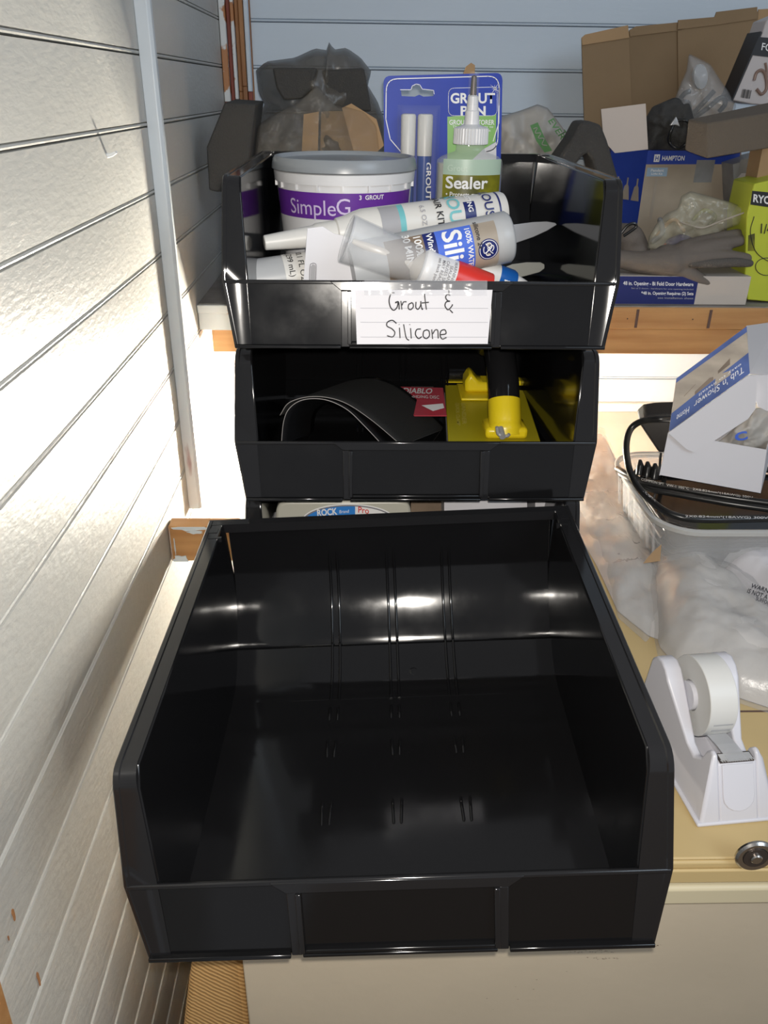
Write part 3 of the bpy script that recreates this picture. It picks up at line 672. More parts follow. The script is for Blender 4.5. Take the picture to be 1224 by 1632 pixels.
def capp(bm):
    n = 72; z0, z1 = bz(231), bz(203)
    rg = []
    for r, z in ((0.0225, z0), (0.0228, z0 + .002), (0.0225, z1 - 0.002), (0.019, z1)):
        rg.append([bm.verts.new(((r + (0.0009 if (i // 1) % 2 and r > 0.02 else 0)) * math.cos(2 * math.pi * i / n), (r + (0.0009 if i % 2 and r > 0.02 else 0)) * math.sin(2 * math.pi * i / n), z)) for i in range(n)])
    for a, b in zip(rg, rg[1:]):
        for i in range(n): bm.faces.new([a[i], a[(i + 1) % n], b[(i + 1) % n], b[i]])
    bm.faces.new(rg[0][::-1]); bm.faces.new(rg[-1])
obj('ribbed_cap', BM(capp), M['white'], bt, local=True)
def noz(bm): lathe(bm, [(0.0185, bz(203)), (0.0100, bz(199)), (0.0095, bz(178)), (0.0080, bz(176)), (0.0072, bz(154)), (0.0035, bz(151)), (0.0015, bz(149))], 28)
obj('nozzle', BM(noz), M['white'], bt, smooth=True, local=True)
def ncap(bm): lathe(bm, [(0.0078, bz(168)), (0.0068, bz(116)), (0.0055, bz(113.5)), (0.001, bz(113.5))], 24)
obj('sleeve_dark_reflection', BM(lathe, [(0.0045, bz(153)), (0.0034, bz(121)), (0.001, bz(119))], 20), M['darkmetal'], bt, smooth=True, local=True)  # added dark core, stands in for the black reflection inside the clear sleeve
obj('nozzle_sleeve', BM(ncap), M['clear'], bt, smooth=True, local=True)
def bpatch(z0, z1, a0, a1, lift=0.0006):
    b = bmesh.new(); grid(b, lambda i, j: ((rb0 + lift) * math.cos(a0 + (a1 - a0) * i), (rb0 + lift) * 0.62 * math.sin(a0 + (a1 - a0) * i) - 0.0004, z0 + (z1 - z0) * j), 24, 1); return b
la0, la1 = -math.pi / 2 - 0.95, -math.pi / 2 + 1.12
lab = obj('label', bpatch(bz(279), bz(254), la0, la1), M['palegreen'], bt, smooth='full', local=True)
obj('photo_panel', bpatch(bz(352), bz(279), la0, la1), M['olive'], lab, smooth='full', local=True)
def btext(s, u0, u1, v0, v1, mat, bold=0.0):
    me = text_mesh(s, 1.0, bold); bm = bmesh.new(); bm.from_mesh(me); bmesh.ops.triangulate(bm, faces=bm.faces)
    xs = [q.co.x for q in bm.verts]; ys = [q.co.y for q in bm.verts]; A0, A1, B0, B1 = min(xs), max(xs), min(ys), max(ys)
    x0, x1 = at(u0, 290, y=1.187).x - bcx, at(u1, 290, y=1.187).x - bcx; z0, z1 = bz(v1), bz(v0)
    for q in bm.verts:
        x = x0 + (x1 - x0) * (q.co.x - A0) / (A1 - A0); z = z0 + (z1 - z0) * (q.co.y - B0) / (B1 - B0)
        c = max(-.99, min(.99, x / rb0)); q.co = (x, -rb0 * 0.62 * math.sqrt(1 - c * c) - 0.0016, z)
    obj('lettering', bm, mat, lab, local=True)
btext('Grout', 713, 744, 263, 273, pm('mint_ink', (0.55, 0.66, 0.56), 0.4)); btext('Sealer', 711, 778, 281, 301, M['whiteink'], 0.02)
btext('\u2022 Protects grout', 712, 772, 306, 316, M['whiteink'], 0.01); btext('against stains', 719, 770, 316, 325, M['whiteink'], 0.01); btext('Easy-to-apply', 719, 770, 327, 337, M['whiteink'], 0.01)

# a cartridge or tube: local Z along its axis, front side facing the camera (angle 0)
def cyl_thing(name, label, cat, p0, p1, group=None):
    return thing(name, label, cat, mat=axis_mat(p0, p1), group=group), (V(p1) - V(p0)).length
def surf_text(s, size, rad, z, ang, mat, parent, rot, bold=0.02, sx=1): return cyl_text(s, size, rad, z, ang, mat, parent, rot, bold, sx, lift=0.0009)
# 1 grout repair tube with long white nozzle, lying across the tub
g0, g1 = at(421, 387, y=1.00), at(800, 338, y=1.075)
gt, L_ = cyl_thing('grout_repair_tube', 'white grout repair kit tube with long tapered nozzle pointing left', 'tube', g0, g1)
px = L_ / 382.0
def fn_(bm): lathe(bm, [(0.0075, 0), (0.0085, 0.001), (0.0125, 72 * px), (0.0128, 76 * px), (0.0145, 80 * px), (0.0155, 110 * px), (0.0175, 112 * px)], 32)
obj('nozzle', BM(fn_), M['offwhite'], gt, smooth=True, local=True)
def fn_(bm): lathe(bm, [(0.0175, 112 * px), (0.0195, 128 * px), (0.0225, 140 * px), (0.0245, 152 * px), (0.0245, L_ - 0.004), (0.023, L_)], 40)
gb_ = obj('tube_body', BM(fn_), M['offwhite'], gt, smooth=True, local=True)
def cpx(rad, u0, u1, a0, a1, mat, par, name='print_panel', unit=None):
    unit = unit or px
    b = bmesh.new(); cyl_patch(b, rad + 0.0004, u0 * unit, u1 * unit, a0, a1, 16); return obj(name, b, mat, par, smooth='full', local=True)
cpx(0.0245, 205, 214, -1.2, 1.2, M['teal'], gb_); cpx(0.0245, 176, 205, -1.2, 1.2, M['grey'], gb_)
RT = -math.pi / 2 if False else math.pi / 2
for s, z, sz, an, mt_ in (('6.5 OZ', 242, 0.0085, 0.5, M['grey']), ('REPAIR KIT', 268, 0.0115, 0.0, M['ink']), ('GROUT', 292, 0.022, 0.1, M['teal']), ('LASTING', 318, 0.0085, 0.0, M['whiteink']), ('ALOUS', 348, 0.016, 0.0, M['navy'])):
    if s == 'LASTING': cpx(0.0245, 309, 327, -0.75, 0.75, M['navy'], gb_)
    surf_text(s, sz, 0.0250, z * px, an - 0.85, mt_, gb_, 0)
cpx(0.0245, 366, 369, -1.4, 1.4, M['navy'], gb_)
# 2 silicone cartridge
s0, s1 = at(812, 377, y=0.985), at(560, 428, y=0.955)
st_, L2 = cyl_thing('silicone_cartridge', 'beige and blue silicone cartridge, round end facing right, on the tubes in the top bin', 'cartridge', s0, s1)
R2 = 0.0285
def fn_(bm): lathe(bm, [(R2 * .80, 0.0), (R2 * .93, 0.0008), (R2 * 1.02, 0.004), (R2 * 1.02, 0.016), (R2, 0.020), (R2, L2)], 56)
sb_ = obj('cartridge_body', BM(fn_), M['greyplastic'], st_, smooth=True, local=True)
px2 = 0.00073
def sil_patch(z0, z1, a0, a1, mat, par=None, lift=0.0004):
    b = bmesh.new(); cyl_patch(b, R2 + lift, z0, z1, a0, a1, 18); return obj('print_panel', b, mat, par or sb_, smooth='full', local=True)
sil_patch(0.022, 0.15, -1.6, 0.80, M['taupe']); sil_patch(0.050, 0.092, -1.6, 0.80, M['silblue'], lift=0.0007); sil_patch(0.092, 0.106, -1.6, 0.80, M['navy'], lift=0.0007); sil_patch(0.106, 0.15, -1.6, 0.80, M['brownprint'], lift=0.0007)
P_ = math.pi
surf_text('Silicone', 0.031, R2 + .0004, 0.075, -0.95, M['whiteink'], sb_, P_); surf_text('100% WATERPROOF', 0.0085, R2 + .0004, 0.0555, -0.65, M['whiteink'], sb_, P_)
surf_text('silicone 2+', 0.0075, R2 + .0004, 0.044, 0.30, M['ink'], sb_, P_); surf_text('Window | Door', 0.0095, R2 + .0004, 0.099, -0.35, M['whiteink'], sb_, P_)
surf_text('100%', 0.0115, R2 + .0004, 0.113, 0.35, M['whiteink'], sb_, P_); surf_text('30 MIN', 0.0115, R2 + .0004, 0.125, 0.30, M['whiteink'], sb_, P_)
def disc(bm, rad, zc, ang, r, lift, inner=0):
    n = 28; ring = []
    for q in (r, inner) if inner else (r,):
        ring.append([bm.verts.new(((rad + lift) * math.cos(ang + q * math.cos(2 * P_ * k / n) / rad), (rad + lift) * math.sin(ang + q * math.cos(2 * P_ * k / n) / rad), zc + q * math.sin(2 * P_ * k / n))) for k in range(n)])
    if inner:
        for k in range(n): bm.faces.new([ring[0][k], ring[0][(k + 1) % n], ring[1][(k + 1) % n], ring[1][k]])
    else:
        c = bm.verts.new(((rad + lift) * math.cos(ang), (rad + lift) * math.sin(ang), zc))
        for k in range(n): bm.faces.new([ring[0][k], ring[0][(k + 1) % n], c])
zg, ag = 0.0345, -0.33
b = bmesh.new(); disc(b, R2, zg, ag, 0.0118, 0.0009); emb = obj('round_emblem', b, M['navy'], sb_, smooth='full', local=True)
b = bmesh.new(); disc(b, R2, zg, ag, 0.0106, 0.0011, 0.0099)
def surf(x, y, lift=0.0012): # x down the picture, y to the right
    a = ag - x / R2; return V(((R2 + lift) * math.cos(a), (R2 + lift) * math.sin(a), zg - y))
for s_ in ([(-.006, -.002), (-.007, .002), (-.003, .004), (.000, .001), (.003, -.003), (.006, -.002), (.006, .002)], [(.002, .004), (-.001, .006), (-.004, .005), (-.002, .001), (.002, .002), (.005, .005)], [(-.004, -.005), (-.001, -.006), (.003, -.005), (.001, -.001), (-.003, -.001)], [(-.007, -.003), (-.004, -.001), (-.001, .002)]):
    tube(b, spline([surf(x, y) for x, y in s_], 5), 0.00055, 6)
stuff(obj('curled_monogram', b, M['whiteink'], emb, local=True))
# 3 tube with clear cap
d0, d1 = at(551, 380, y=0.937), at(775, 466, y=0.952)
dt, L3 = cyl_thing('capped_sealant_tube', 'sealant tube with frosted clear cap and red band, topmost on the pile in the bin', 'tube', d0, d1)
obj('clear_cap', BM(lambda bm: lathe(bm, [(0.0255, 0), (0.0268, 0.0008), (0.0262, 0.012), (0.0215, 0.090)], 48, cap=False)), M['frost'], dt, smooth=True, local=True, solid=0.0012, off=-1)
obj('cap_disc', BM(lambda bm: lathe(bm, [(0.0245, 0.002), (0.0245, 0.003)], 40)), M['frost'], dt, local=True)
obj('cream_nozzle', BM(lambda bm: lathe(bm, [(0.0022, 0.008), (0.003, 0.010), (0.0085, 0.078), (0.0160, 0.084), (0.0195, 0.092)], 28)), M['cream'], dt, smooth=True, local=True)
tb3 = obj('tube_body', BM(lambda bm: lathe(bm, [(0.0195, 0.088), (0.0228, 0.092), (0.0228, 0.098), (0.0218, 0.100), (0.0218, L3)], 48)), M['white'], dt, smooth=True, local=True)
def p3(z0, z1, a0, a1, mat): 
    b = bmesh.new(); cyl_patch(b, 0.0222, z0, z1, a0, a1, 14); obj('print_panel', b, mat, tb3, smooth='full', local=True)
p3(0.128, L3 - .001, -1.9, 0.15, M['red'])
p3(0.128, L3 - .001, 0.15, 1.5, M['offwhite'])
for k, s_ in enumerate(('WARNING: EYE', 'SEALANT', 'CAUSES SKIN', 'MAY REACT', 'see back panel')): cyl_text(s_, 0.0052, 0.0220, 0.124 - k * 0.0048, -0.15, M['greyink'], tb3, 0, 0.01, lift=0.0006)
# 4 grey 10.1 oz cartridge, lower left
e0, e1 = at(397, 450, y=0.990), at(575, 424, y=1.02)
et, L4 = cyl_thing('grey_cartridge', 'grey cartridge marked 10.1 FL in the left front corner of the top bin', 'cartridge', e0, e1)
R4 = 0.0255
eb = obj('cartridge_body', BM(lambda bm: lathe(bm, [(R4 * .93, 0.006), (R4 * .95, 0.0), (R4, 0.001), (R4, L4)], 48)), M['greyplastic'], et, smooth=True, local=True)
b = bmesh.new(); cyl_patch(b, R4 + .0004, 0.042, L4 - .002, -1.7, 1.7, 24); obj('white_label', b, M['offwhite'], eb, smooth='full', local=True)
cyl_text('10.1 FL OZ', 0.0095, R4 + .0006, 0.062, -0.55, M['ink'], eb, 0, 0.01); cyl_text('(299 mL)', 0.0095, R4 + .0006, 0.050, -0.62, M['ink'], eb, 0, 0.01)
# 5 white glossy pouch card with hang slot
wy = 0.9655
pk = slab('hang_card', [(482, 470), (490, 364), (514, 361), (532, 372), (562, 380), (600, 392), (650, 400), (650, 470)], wy, 0.0012, pm('glossy_white_card', (0.74, 0.74, 0.78), 0.14), None)
tag(pk, 'glossy white hang card with narrow slot, between the grey cartridge and capped tube', 'packaging card')
b = bmesh.new(); pts = [at(u, v, y=wy - .001) for u, v in ((493, 452), (494, 425), (497, 420), (502, 420), (504, 425), (503, 452))]; tube(b, spline(pts, 4), 0.0004, 6); stuff(obj('slot_edge', b, M['greyink'], pk))
slab('slot', [(494, 455), (495, 425), (498, 421), (502, 422), (503, 426), (502, 455)], wy - 0.0004, 0.0002, M['grey'], pk)
b = bmesh.new(); strip(b, [at(u, v, y=wy - .0012) for u, v in ((563, 470), (564, 426), (585, 428))], 0.0012, 0); stuff(obj('frame_line', b, M['ink'], pk))
fit_text('D', [at(u, v, y=wy - .0012) for u, v in ((569, 446), (583, 447), (584, 433), (570, 432))], M['ink'], pk, bold=0.03)
fit_text('OUT', [at(u, v, y=wy - .0012) for u, v in ((585, 448), (622, 450), (622, 438), (585, 434))], M['ink'], pk, bold=0.03)
# 6 blue squeeze tube
h0, h1 = at(712, 418, y=0.985), at(852, 462, y=1.0)
ht, L5 = cyl_thing('blue_squeeze_tube', 'small blue and white squeeze tube poking out below the silicone cartridge', 'tube', h0, h1)
hb = obj('tube_body', BM(lambda bm: lathe(bm, [(0.020, 0), (0.0165, L5 * .45), (0.0150, L5 * .72), (0.0135, L5 * .75)], 36)), pm('tube_blue', (0.01, 0.10, 0.38), 0.3), ht, smooth=True, local=True)
obj('white_cap', BM(lambda bm: lathe(bm, [(0.0105, L5 * .752), (0.0105, L5 * .78), (0.005, L5 * .97), (0.003, L5)], 28)), M['white'], ht, smooth=True, local=True)
b = bmesh.new(); cyl_patch(b, 0.0190, 0.012, L5 * .55, -1.2, 1.2, 12, r1=0.0164); hp = obj('white_panel', b, M['offwhite'], hb, smooth='full', local=True)
cyl_text('Ideal for Windows', 0.0045, 0.0182, L5 * .35, 0.35, M['navy'], hb, -P_ / 2, 0.01); cyl_text('ca', 0.011, 0.0158, L5 * .64, 0.15, M['whiteink'], hb, -P_ / 2, 0.02)
# 7-8 milky spatulas
def spat(uv, ya, yb, ua, ub, mat, label):
    pts = [at(u, v, y=ya + (yb - ya) * (u - ua) / (ub - ua)) for u, v in uv]
    n = (pts[2] - pts[0]).cross(pts[4] - pts[0]).normalized(); n = n if n.y > 0 else -n
    o = obj('plastic_spatula', BM(prism, pts, n * 0.0022), mat, bevel=0.0008); tag(o, label, 'spatula')
spat([(768, 400), (790, 368), (812, 359), (850, 354), (872, 353), (885, 355), (888, 358), (872, 368), (850, 378), (824, 387), (800, 396)], 1.02, 1.098, 800, 888, M['spat'], 'milky plastic spatula with pointed tip, upper one right of the silicone cartridge')
spat([(780, 450), (800, 428), (818, 421), (840, 418), (862, 418), (868, 421), (868, 428), (860, 434), (838, 440), (812, 446)], 1.03, 1.10, 800, 868, M['spat2'], 'milky blunt plastic spatula, lower one beside the blue squeeze tube')

# ---------------- middle bin ----------------
FM = BPZ + 0.0045
def loft(a, b, ya, yb, n, m, mat, name, label, bend=0.0, th=0.0008):
    A = spline([at(u, v, y=ya) for u, v in a], n); B = spline([at(u, v, y=yb) for u, v in b], n)
    k = min(len(A), len(B)); A, B = A[:k], B[:k]
    bm = bmesh.new(); grid(bm, lambda i, j: A[round(i * (k - 1))] * (1 - j) + B[round(i * (k - 1))] * j + V((0, 0, bend * math.sin(P_ * j))), k - 1, m)
    o = obj(name, bm, [mat, M['edgegrey']], None, smooth='full', solid=th, off=0)
    o.modifiers['s'].material_offset_rim = 1
    tag(o, label, 'sanding sheet'); o['group'] = 'black sanding sheets'; return o
loft([(446, 662), (462, 641), (500, 632), (545, 640), (590, 668), (640, 710)], [(520, 640), (545, 612), (588, 601), (630, 612), (670, 642), (712, 682)], 0.975, 1.12, 8, 8, M['sand'], 'sanding_sheet', 'curled black abrasive sheet arching across the middle bin, on top')
loft([(448, 712), (452, 672), (462, 650), (484, 637), (518, 637), (552, 652), (580, 678), (612, 712)], [(500, 690), (502, 665), (512, 648), (530, 640), (556, 640), (584, 650), (610, 668), (640, 692)], 0.950, 1.10, 8, 6, M['sandback'], 'sanding_sheet', 'smooth black sheet with pale edge, curled beneath the abrasive sheet')
rp_ = thing('disc_packet', 'red and white sanding disc packet behind the black sheets in the middle bin', 'packet', at(672, 640, z=0.236))
q_ = [at(632, 616, z=0.235), at(706, 618, z=0.235), at(712, 662, z=0.225), at(650, 662, z=0.225)]
bq = bmesh.new(); sheet(bq, q_, 0.0015); pkt = obj('packet_body', bq, M['pinkred'], rp_)
fit_text('DIABLO', [at(642, 627, z=0.2365), at(688, 628, z=0.2365), at(690, 619.5, z=0.2375), at(644, 618.5, z=0.2375)], M['whiteink'], pkt, bold=0.02)
fit_text('SANDING DISC', [at(652, 634, z=0.2355), at(700, 636, z=0.2355), at(700, 631, z=0.2362), at(650, 630, z=0.2362)], M['whiteink'], pkt)
bq = bmesh.new(); sheet(bq, [at(672, 646, z=0.2325), at(706, 643, z=0.2328), at(708, 650, z=0.231), at(690, 655, z=0.230)], 0.0001); obj('white_chevron', bq, M['whiteink'], pkt)
boxo('packet_stack', (at(655, 640, z=.2).x, 1.17, FM), (at(690, 640, z=.2).x, 1.20, 0.2235), M['foam'], rp_)
# yellow pole sander
ys = thing('hand_sander', 'yellow hand sander with black arched handle, right side of the middle bin', 'sander', (0.19, 1.15, FM))
pl = [at(714, 704, z=0.212), at(862, 706, z=0.212), at(835, 622, z=0.212), at(708, 609, z=0.212)]
def pbox(name, pts, dz, mat, par, **k): return obj(name, BM(prism, pts, (0, 0, dz)), mat, par, **k)
pbox('foam_pad', [p + V((0.0, 0, -0.0195)) for p in pl], 0.011, M['grey'], ys)
plate = pbox('base_plate', [p + V((0.0005, 0, -0.008)) for p in pl], 0.008, M['yellowd'], ys, bevel=0.0015)
def vtext(s, u0, v0, u1, v1, h, par):
    me = text_mesh(s, 1.0, 0.01); a = at(u0, v0, z=0.2127); b = at(u1, v1, z=0.2127); t = (b - a); nrm = V((t.y, -t.x, 0)).normalized() * -h
    xs = [q.co.x for q in me.vertices]; ys_ = [q.co.y for q in me.vertices]
    for q in me.vertices: q.co = a + t * ((q.co.x - min(xs)) / (max(xs) - min(xs))) + nrm * ((q.co.y - min(ys_)) / (max(ys_) - min(ys_)))
    obj('embossed_lettering', me, pm('worn_yellow', (0.55, 0.48, 0.10), 0.5), par)
vtext('QUICK CLAMP', 725, 642, 727, 678, 0.006, plate); vtext('SANDER', 735, 642, 737, 676, 0.006, plate)
zt_ = 0.2125
a_ = at(710, 611, z=zt_); b_ = at(744, 611, z=zt_)
boxo('clamp_ledge', (a_.x, a_.y - 0.004, zt_), (b_.x, a_.y + 0.012, zt_ + 0.004), M['yellow'], ys, bevel=0.002)
a2 = at(815, 612, z=zt_); b2 = at(834, 616, z=zt_)
boxo('clamp_ledge', (a2.x, a2.y - 0.01, zt_), (b2.x, a2.y + 0.012, zt_ + 0.008), M['yellow'], ys, bevel=0.002)
b = bmesh.new(); tube(b, [(a_.x + 0.005, a_.y + 0.006, zt_ + 0.0135), (b_.x + 0.002, a_.y + 0.006, zt_ + 0.0135)], 0.0092, 20); obj('clamp_roller', b, M['blackrim'], ys, smooth=True)
hx = at(795, 640, y=1.08).x
b = bmesh.new(); box(b, (hx - 0.042, 1.165, zt_), (hx + 0.020, 1.235, zt_ + 0.004)); ob_ = obj('bracket_foot', b, M['yellow'], ys, bevel=0.0015)
b = bmesh.new(); prism(b, [(hx - 0.034, 1.19, zt_ + .004), (hx - 0.034, 1.19, zt_ + 0.022), (hx - 0.026, 1.19, zt_ + 0.036), (hx - 0.012, 1.19, zt_ + 0.020), (hx + 0.012, 1.19, zt_ + 0.020), (hx + 0.012, 1.19, zt_ + .004)], (0, 0.04, 0)); obj('bracket_post', b, M['yellow'], ys, bevel=0.005)
hp_ = spline([(hx + 0.002, 1.050, 0.252), (hx + .001, 1.066, 0.278), (hx, 1.095, 0.300), (hx, 1.135, 0.312), (hx - 0.002, 1.175, 0.308), (hx - 0.002, 1.205, 0.290)], 8)
b = bmesh.new(); tube(b, hp_, 0.0212, 28); obj('handle_grip', b, M['blackrim'], ys, smooth=True)
b = bmesh.new(); tube(b, [p + V((0, 0, 0)) for p in hp_], 0.0214, 4, flat=1) if False else None
b.free()
sk = spline([(hx + 0.002, 1.028, zt_ + 0.002), (hx + 0.002, 1.034, 0.230), (hx + 0.002, 1.051, 0.254)], 6)
b = bmesh.new(); tube(b, sk, [0.0245 if i < 5 else 0.0222 for i in range(len(sk))], 32); obj('handle_socket', b, M['yellow'], ys, smooth=True)
boxo('socket_foot', (hx - 0.026, 1.012, zt_), (hx + 0.031, 1.055, zt_ + 0.016), M['yellow'], ys, bevel=0.005)
wn = at(800, 694, y=0.995)
b = bmesh.new(); tube(b, [wn + V((-0.001, 0.010, 0.006)), wn + V((0, -0.006, 0))], 0.0042, 14); wnb = obj('wing_nut', b, M['silverbits'], ys, smooth=True)
for sx_ in (-1, 1):
    b = bmesh.new(); tube(b, spline([wn + V((sx_ * 0.002, -0.002, 0)), wn + V((sx_ * 0.0065, -0.004, 0.003 + sx_ * -0.002)), wn + V((sx_ * 0.0085, -0.005, 0.009 - sx_ * 0.005))], 4), 0.0022, 10); obj('wing', b, M['silverbits'], wnb, smooth=True)

# ---------------- lowest bin ----------------
yb_ = 1.0
def w3(uv, y): return [at(u, v, y=y) for u, v in uv]
bt3 = thing('compound_tub', 'beige rounded tub with blue oval label, in the lowest bin', 'tub', at(550, 850, y=yb_))
pts = rounded([at(437, 905, y=yb_), at(655, 905, y=yb_), at(655, 798, y=yb_), at(440, 799, y=yb_)], 0.020, 8)
tbb = obj('tub_body', BM(prism, [V((p.x, p.y, max(p.z, 0.0046))) for p in pts], (0, 0.13, 0)), pm('beige_tub', (0.50, 0.49, 0.42), 0.35), bt3, bevel=0.004)
def oval(cx, cy, a, b, y, u_lo=-1e9, u_hi=1e9, n=48):
    return [at(min(max(cx + a * math.cos(2 * P_ * k / n), u_lo), u_hi), cy - b * math.sin(2 * P_ * k / n), y=y) for k in range(n)]
b = bmesh.new(); prism(b, oval(556, 832, 76, 29, yb_ - .0004), (0, .0003, 0)); lb3 = obj('label', b, M['whiteink'], tbb)
b = bmesh.new(); prism(b, oval(556, 832, 74, 27, yb_ - .0008), (0, .0003, 0)); obj('label_rim', b, M['greyink'], lb3) 
b = bmesh.new(); prism(b, oval(556, 832, 71, 25, yb_ - .0012), (0, .0003, 0)); obj('label_field', b, M['whiteink'], lb3)
b = bmesh.new(); prism(b, oval(556, 832, 71, 25, yb_ - .0016, u_hi=566), (0, .0003, 0)); obj('label_blue', b, pm('label_sky_blue', (0.04, 0.22, 0.62), 0.3), lb3)
fit_text('ROCK', [at(u, v, y=yb_ - .0018) for u, v in ((506, 823), (538, 820), (537, 809), (505, 812))], M['whiteink'], lb3, bold=0.03)
fit_text('Brand', [at(u, v, y=yb_ - .0018) for u, v in ((541, 818), (556, 817), (556, 812), (541, 813))], M['whiteink'], lb3)
fit_text('Pro', [at(u, v, y=yb_ - .0018) for u, v in ((571, 817), (588, 819), (588, 809), (571, 807))], M['red'], lb3, bold=0.01)
o = slab('paper_carton', [(708, 905), (842, 905), (840, 798), (708, 799)], 1.01, 0.10, M['paper']); tag(o, 'white carton standing in the lowest bin right of the beige tub', 'box')
o = slab('paper_carton', [(853, 905), (915, 905), (912, 800), (853, 799)], 1.01, 0.10, M['paper']); tag(o, 'narrow white carton at the right end of the lowest bin', 'box')
o = slab('brown_carton', [(655, 860), (706, 860), (706, 795), (655, 795)], 1.06, 0.10, M['brownprint']); tag(o, 'dull brown carton between the beige tub and white carton, lowest bin', 'box')
for o in [x for x in bpy.data.objects if x.name.startswith(('paper_carton', 'brown_carton'))]:
    for q in o.data.vertices:
        if q.co.z < 0.06: q.co.z = 0.0046
o = obj('small_pot', BM(lambda bm: lathe(bm, [(0.020, 0.0046), (0.022, 0.075), (0.0235, 0.078), (0.0235, 0.090), (0.022, 0.092)], 32)), M['greyplastic'], None, smooth=True); o.location = (at(418, 820, y=1.02).x, 1.02, 0)
tag(o, 'small grey plastic pot at the left end of the lowest bin', 'pot')

# ---------------- upper shelf ----------------
SZ = 0.2785
def drop(o, z=SZ, zc=None):
    """let the lowest corners of a block stand on the shelf"""
    oz = world_of(o).translation.z
    for q in o.data.vertices:
        if q.co.z + oz < (zc if zc is not None else z): q.co.z = z - oz
    return o
def outline_fn(uv):
    pts = list(uv) + [uv[0]]; d = [0]
    for a, b in zip(pts, pts[1:]): d.append(d[-1] + math.hypot(b[0] - a[0], b[1] - a[1]))
    def f(t):
        s = (t % 1.0) * d[-1]
        for k in range(len(pts) - 1):
            if s <= d[k + 1]:
                w_ = (s - d[k]) / max(1e-9, d[k + 1] - d[k]); return (pts[k][0] * (1 - w_) + pts[k + 1][0] * w_, pts[k][1] * (1 - w_) + pts[k + 1][1] * w_)
        return pts[-1]
    return f
def blob(bm, uv, c, y, bulge, back=0.6, amp=0.008, fr=14, nu=72, nv=14, seed=0, ridge=0.0, zmin=None):
    """crumpled bag: a puffed volume whose front outline is uv at depth y"""
    f = outline_fn(uv)
    def pt(i, j, side):
        u, v = f(i); t = 1 - j
        P = at(c[0] + (u - c[0]) * t, c[1] + (v - c[1]) * t, y=y)
        h = math.sqrt(max(0, 1 - t ** 2.4))
        n = fbm(V((P.x * fr + seed, P.z * fr, side * 3.1)), 4) 
        r = 1 - abs(noise.noise(V((P.x * fr * 1.7 + seed, P.z * fr * 0.9, side)))) * 2
        d = h * bulge * (1 if side < 0 else back)
        off = d + (n * amp + ridge * r) * min(1, h * 2.5)
        P = P + (P - CAM).normalized() * off * (1 if side > 0 else -1) * 1.0
        if zmin is not None and P.z < zmin: P.z = zmin
        return P
    for side in (-1, 1): grid(bm, lambda i, j, s=side: pt(i, j, s), nu, nv)
    bmesh.ops.remove_doubles(bm, verts=bm.verts, dist=0.0004)
def bag(name, label, cat, uv, c, y, bulge, mat, **k):
    o = obj(name, BM(blob, uv, c, y, bulge, **k), mat, None, smooth='full'); tag(o, label, cat); return o
def organic(name, tubes, mat, parent=None, vox=0.003, sm=4):
    bm = bmesh.new()
    for path, r in tubes:
        P = spline(path, 5); 
        rr_ = []
        for i in range(len(P)):
            t = i / (len(P) - 1) * (len(r) - 1); k = min(int(t), len(r) - 2); rr_.append(r[k] * (1 - t + k) + r[k + 1] * (t - k))
        tube(bm, P, rr_, 12)
        for e in (0, -1):
            g = bmesh.ops.create_icosphere(bm, subdivisions=2, radius=rr_[e] * .98, matrix=Matrix.Translation(P[e]))
    o = obj(name, bm, mat, parent)
    m_ = o.modifiers.new('r', 'REMESH'); m_.mode = 'VOXEL'; m_.voxel_size = vox; m_.use_smooth_shade = True
    s_ = o.modifiers.new('s', 'SMOOTH'); s_.iterations = sm; s_.factor = 0.6
    return o
def world_text(s, uv, y, mat, par, bold=0.01): return fit_text(s, [at(u, v, y=y) for u, v in uv], mat, par, bold=bold)

# foam block at the left wall
o = obj('foam_block', BM(prism, w3([(329, 235), (333, 303), (345, 306), (392, 306), (397, 250), (407, 166), (358, 163)], 1.56), (0.004, 0.10, 0.004)), M['foam'], bevel=0.003)
tag(o, 'tall charcoal foam block with slanted side, leaning at the left wall behind the top bin', 'foam block')
for q in o.data.vertices: q.co.x = max(q.co.x, WX + 0.002)
# hidden-behind carton that carries it
fo = obj('foam_block', BM(prism, w3([(434, 108), (505, 108), (498, 140), (480, 158), (452, 160), (440, 140)], 1.618), (0, 0.07, 0)), M['foam'], bevel=0.004); tag(fo, 'dark foam block showing in the upper left of the grey bag', 'foam block')
fo = obj('foam_block', BM(prism, w3([(512, 112), (580, 108), (588, 150), (592, 178), (540, 175), (520, 150)], 1.632), (0, 0.07, 0)), M['foam'], bevel=0.004); tag(fo, 'dark foam block showing in the upper right of the grey bag', 'foam block')
cbx = thing('small_carton', 'open brown cardboard box inside the grey plastic bag at the left', 'box', at(535, 300, y=1.64))
drop(slab('box_front', [(508, 330), (512, 178), (540, 177), (562, 178), (574, 178), (574, 330)], 1.612, 0.10, M['card'], cbx), SZ - .0)
slab('box_flap', [(480, 260), (484, 182), (508, 178), (506, 260)], 1.608, 0.003, M['cardl'], cbx)
slab('box_flap', [(545, 172), (560, 165), (600, 190), (612, 232), (590, 252), (566, 250)], 1.600, 0.003, M['cardl'], cbx)
bag('crumpled_bag', 'crumpled dark grey see-through plastic bag over foam and cardboard, behind the tub', 'plastic bag',
    [(402, 330), (398, 250), (396, 222), (404, 195), (422, 168), (412, 148), (408, 112), (424, 98), (470, 92), (502, 77), (521, 80), (524, 66), (532, 79), (552, 76), (575, 92), (592, 114), (586, 136), (602, 162), (612, 190), (616, 250), (616, 330)], (510, 215), 1.70, 0.075, M['darkbag'], amp=0.022, fr=13, ridge=0.010, nu=110, nv=26, seed=2.2, zmin=SZ)
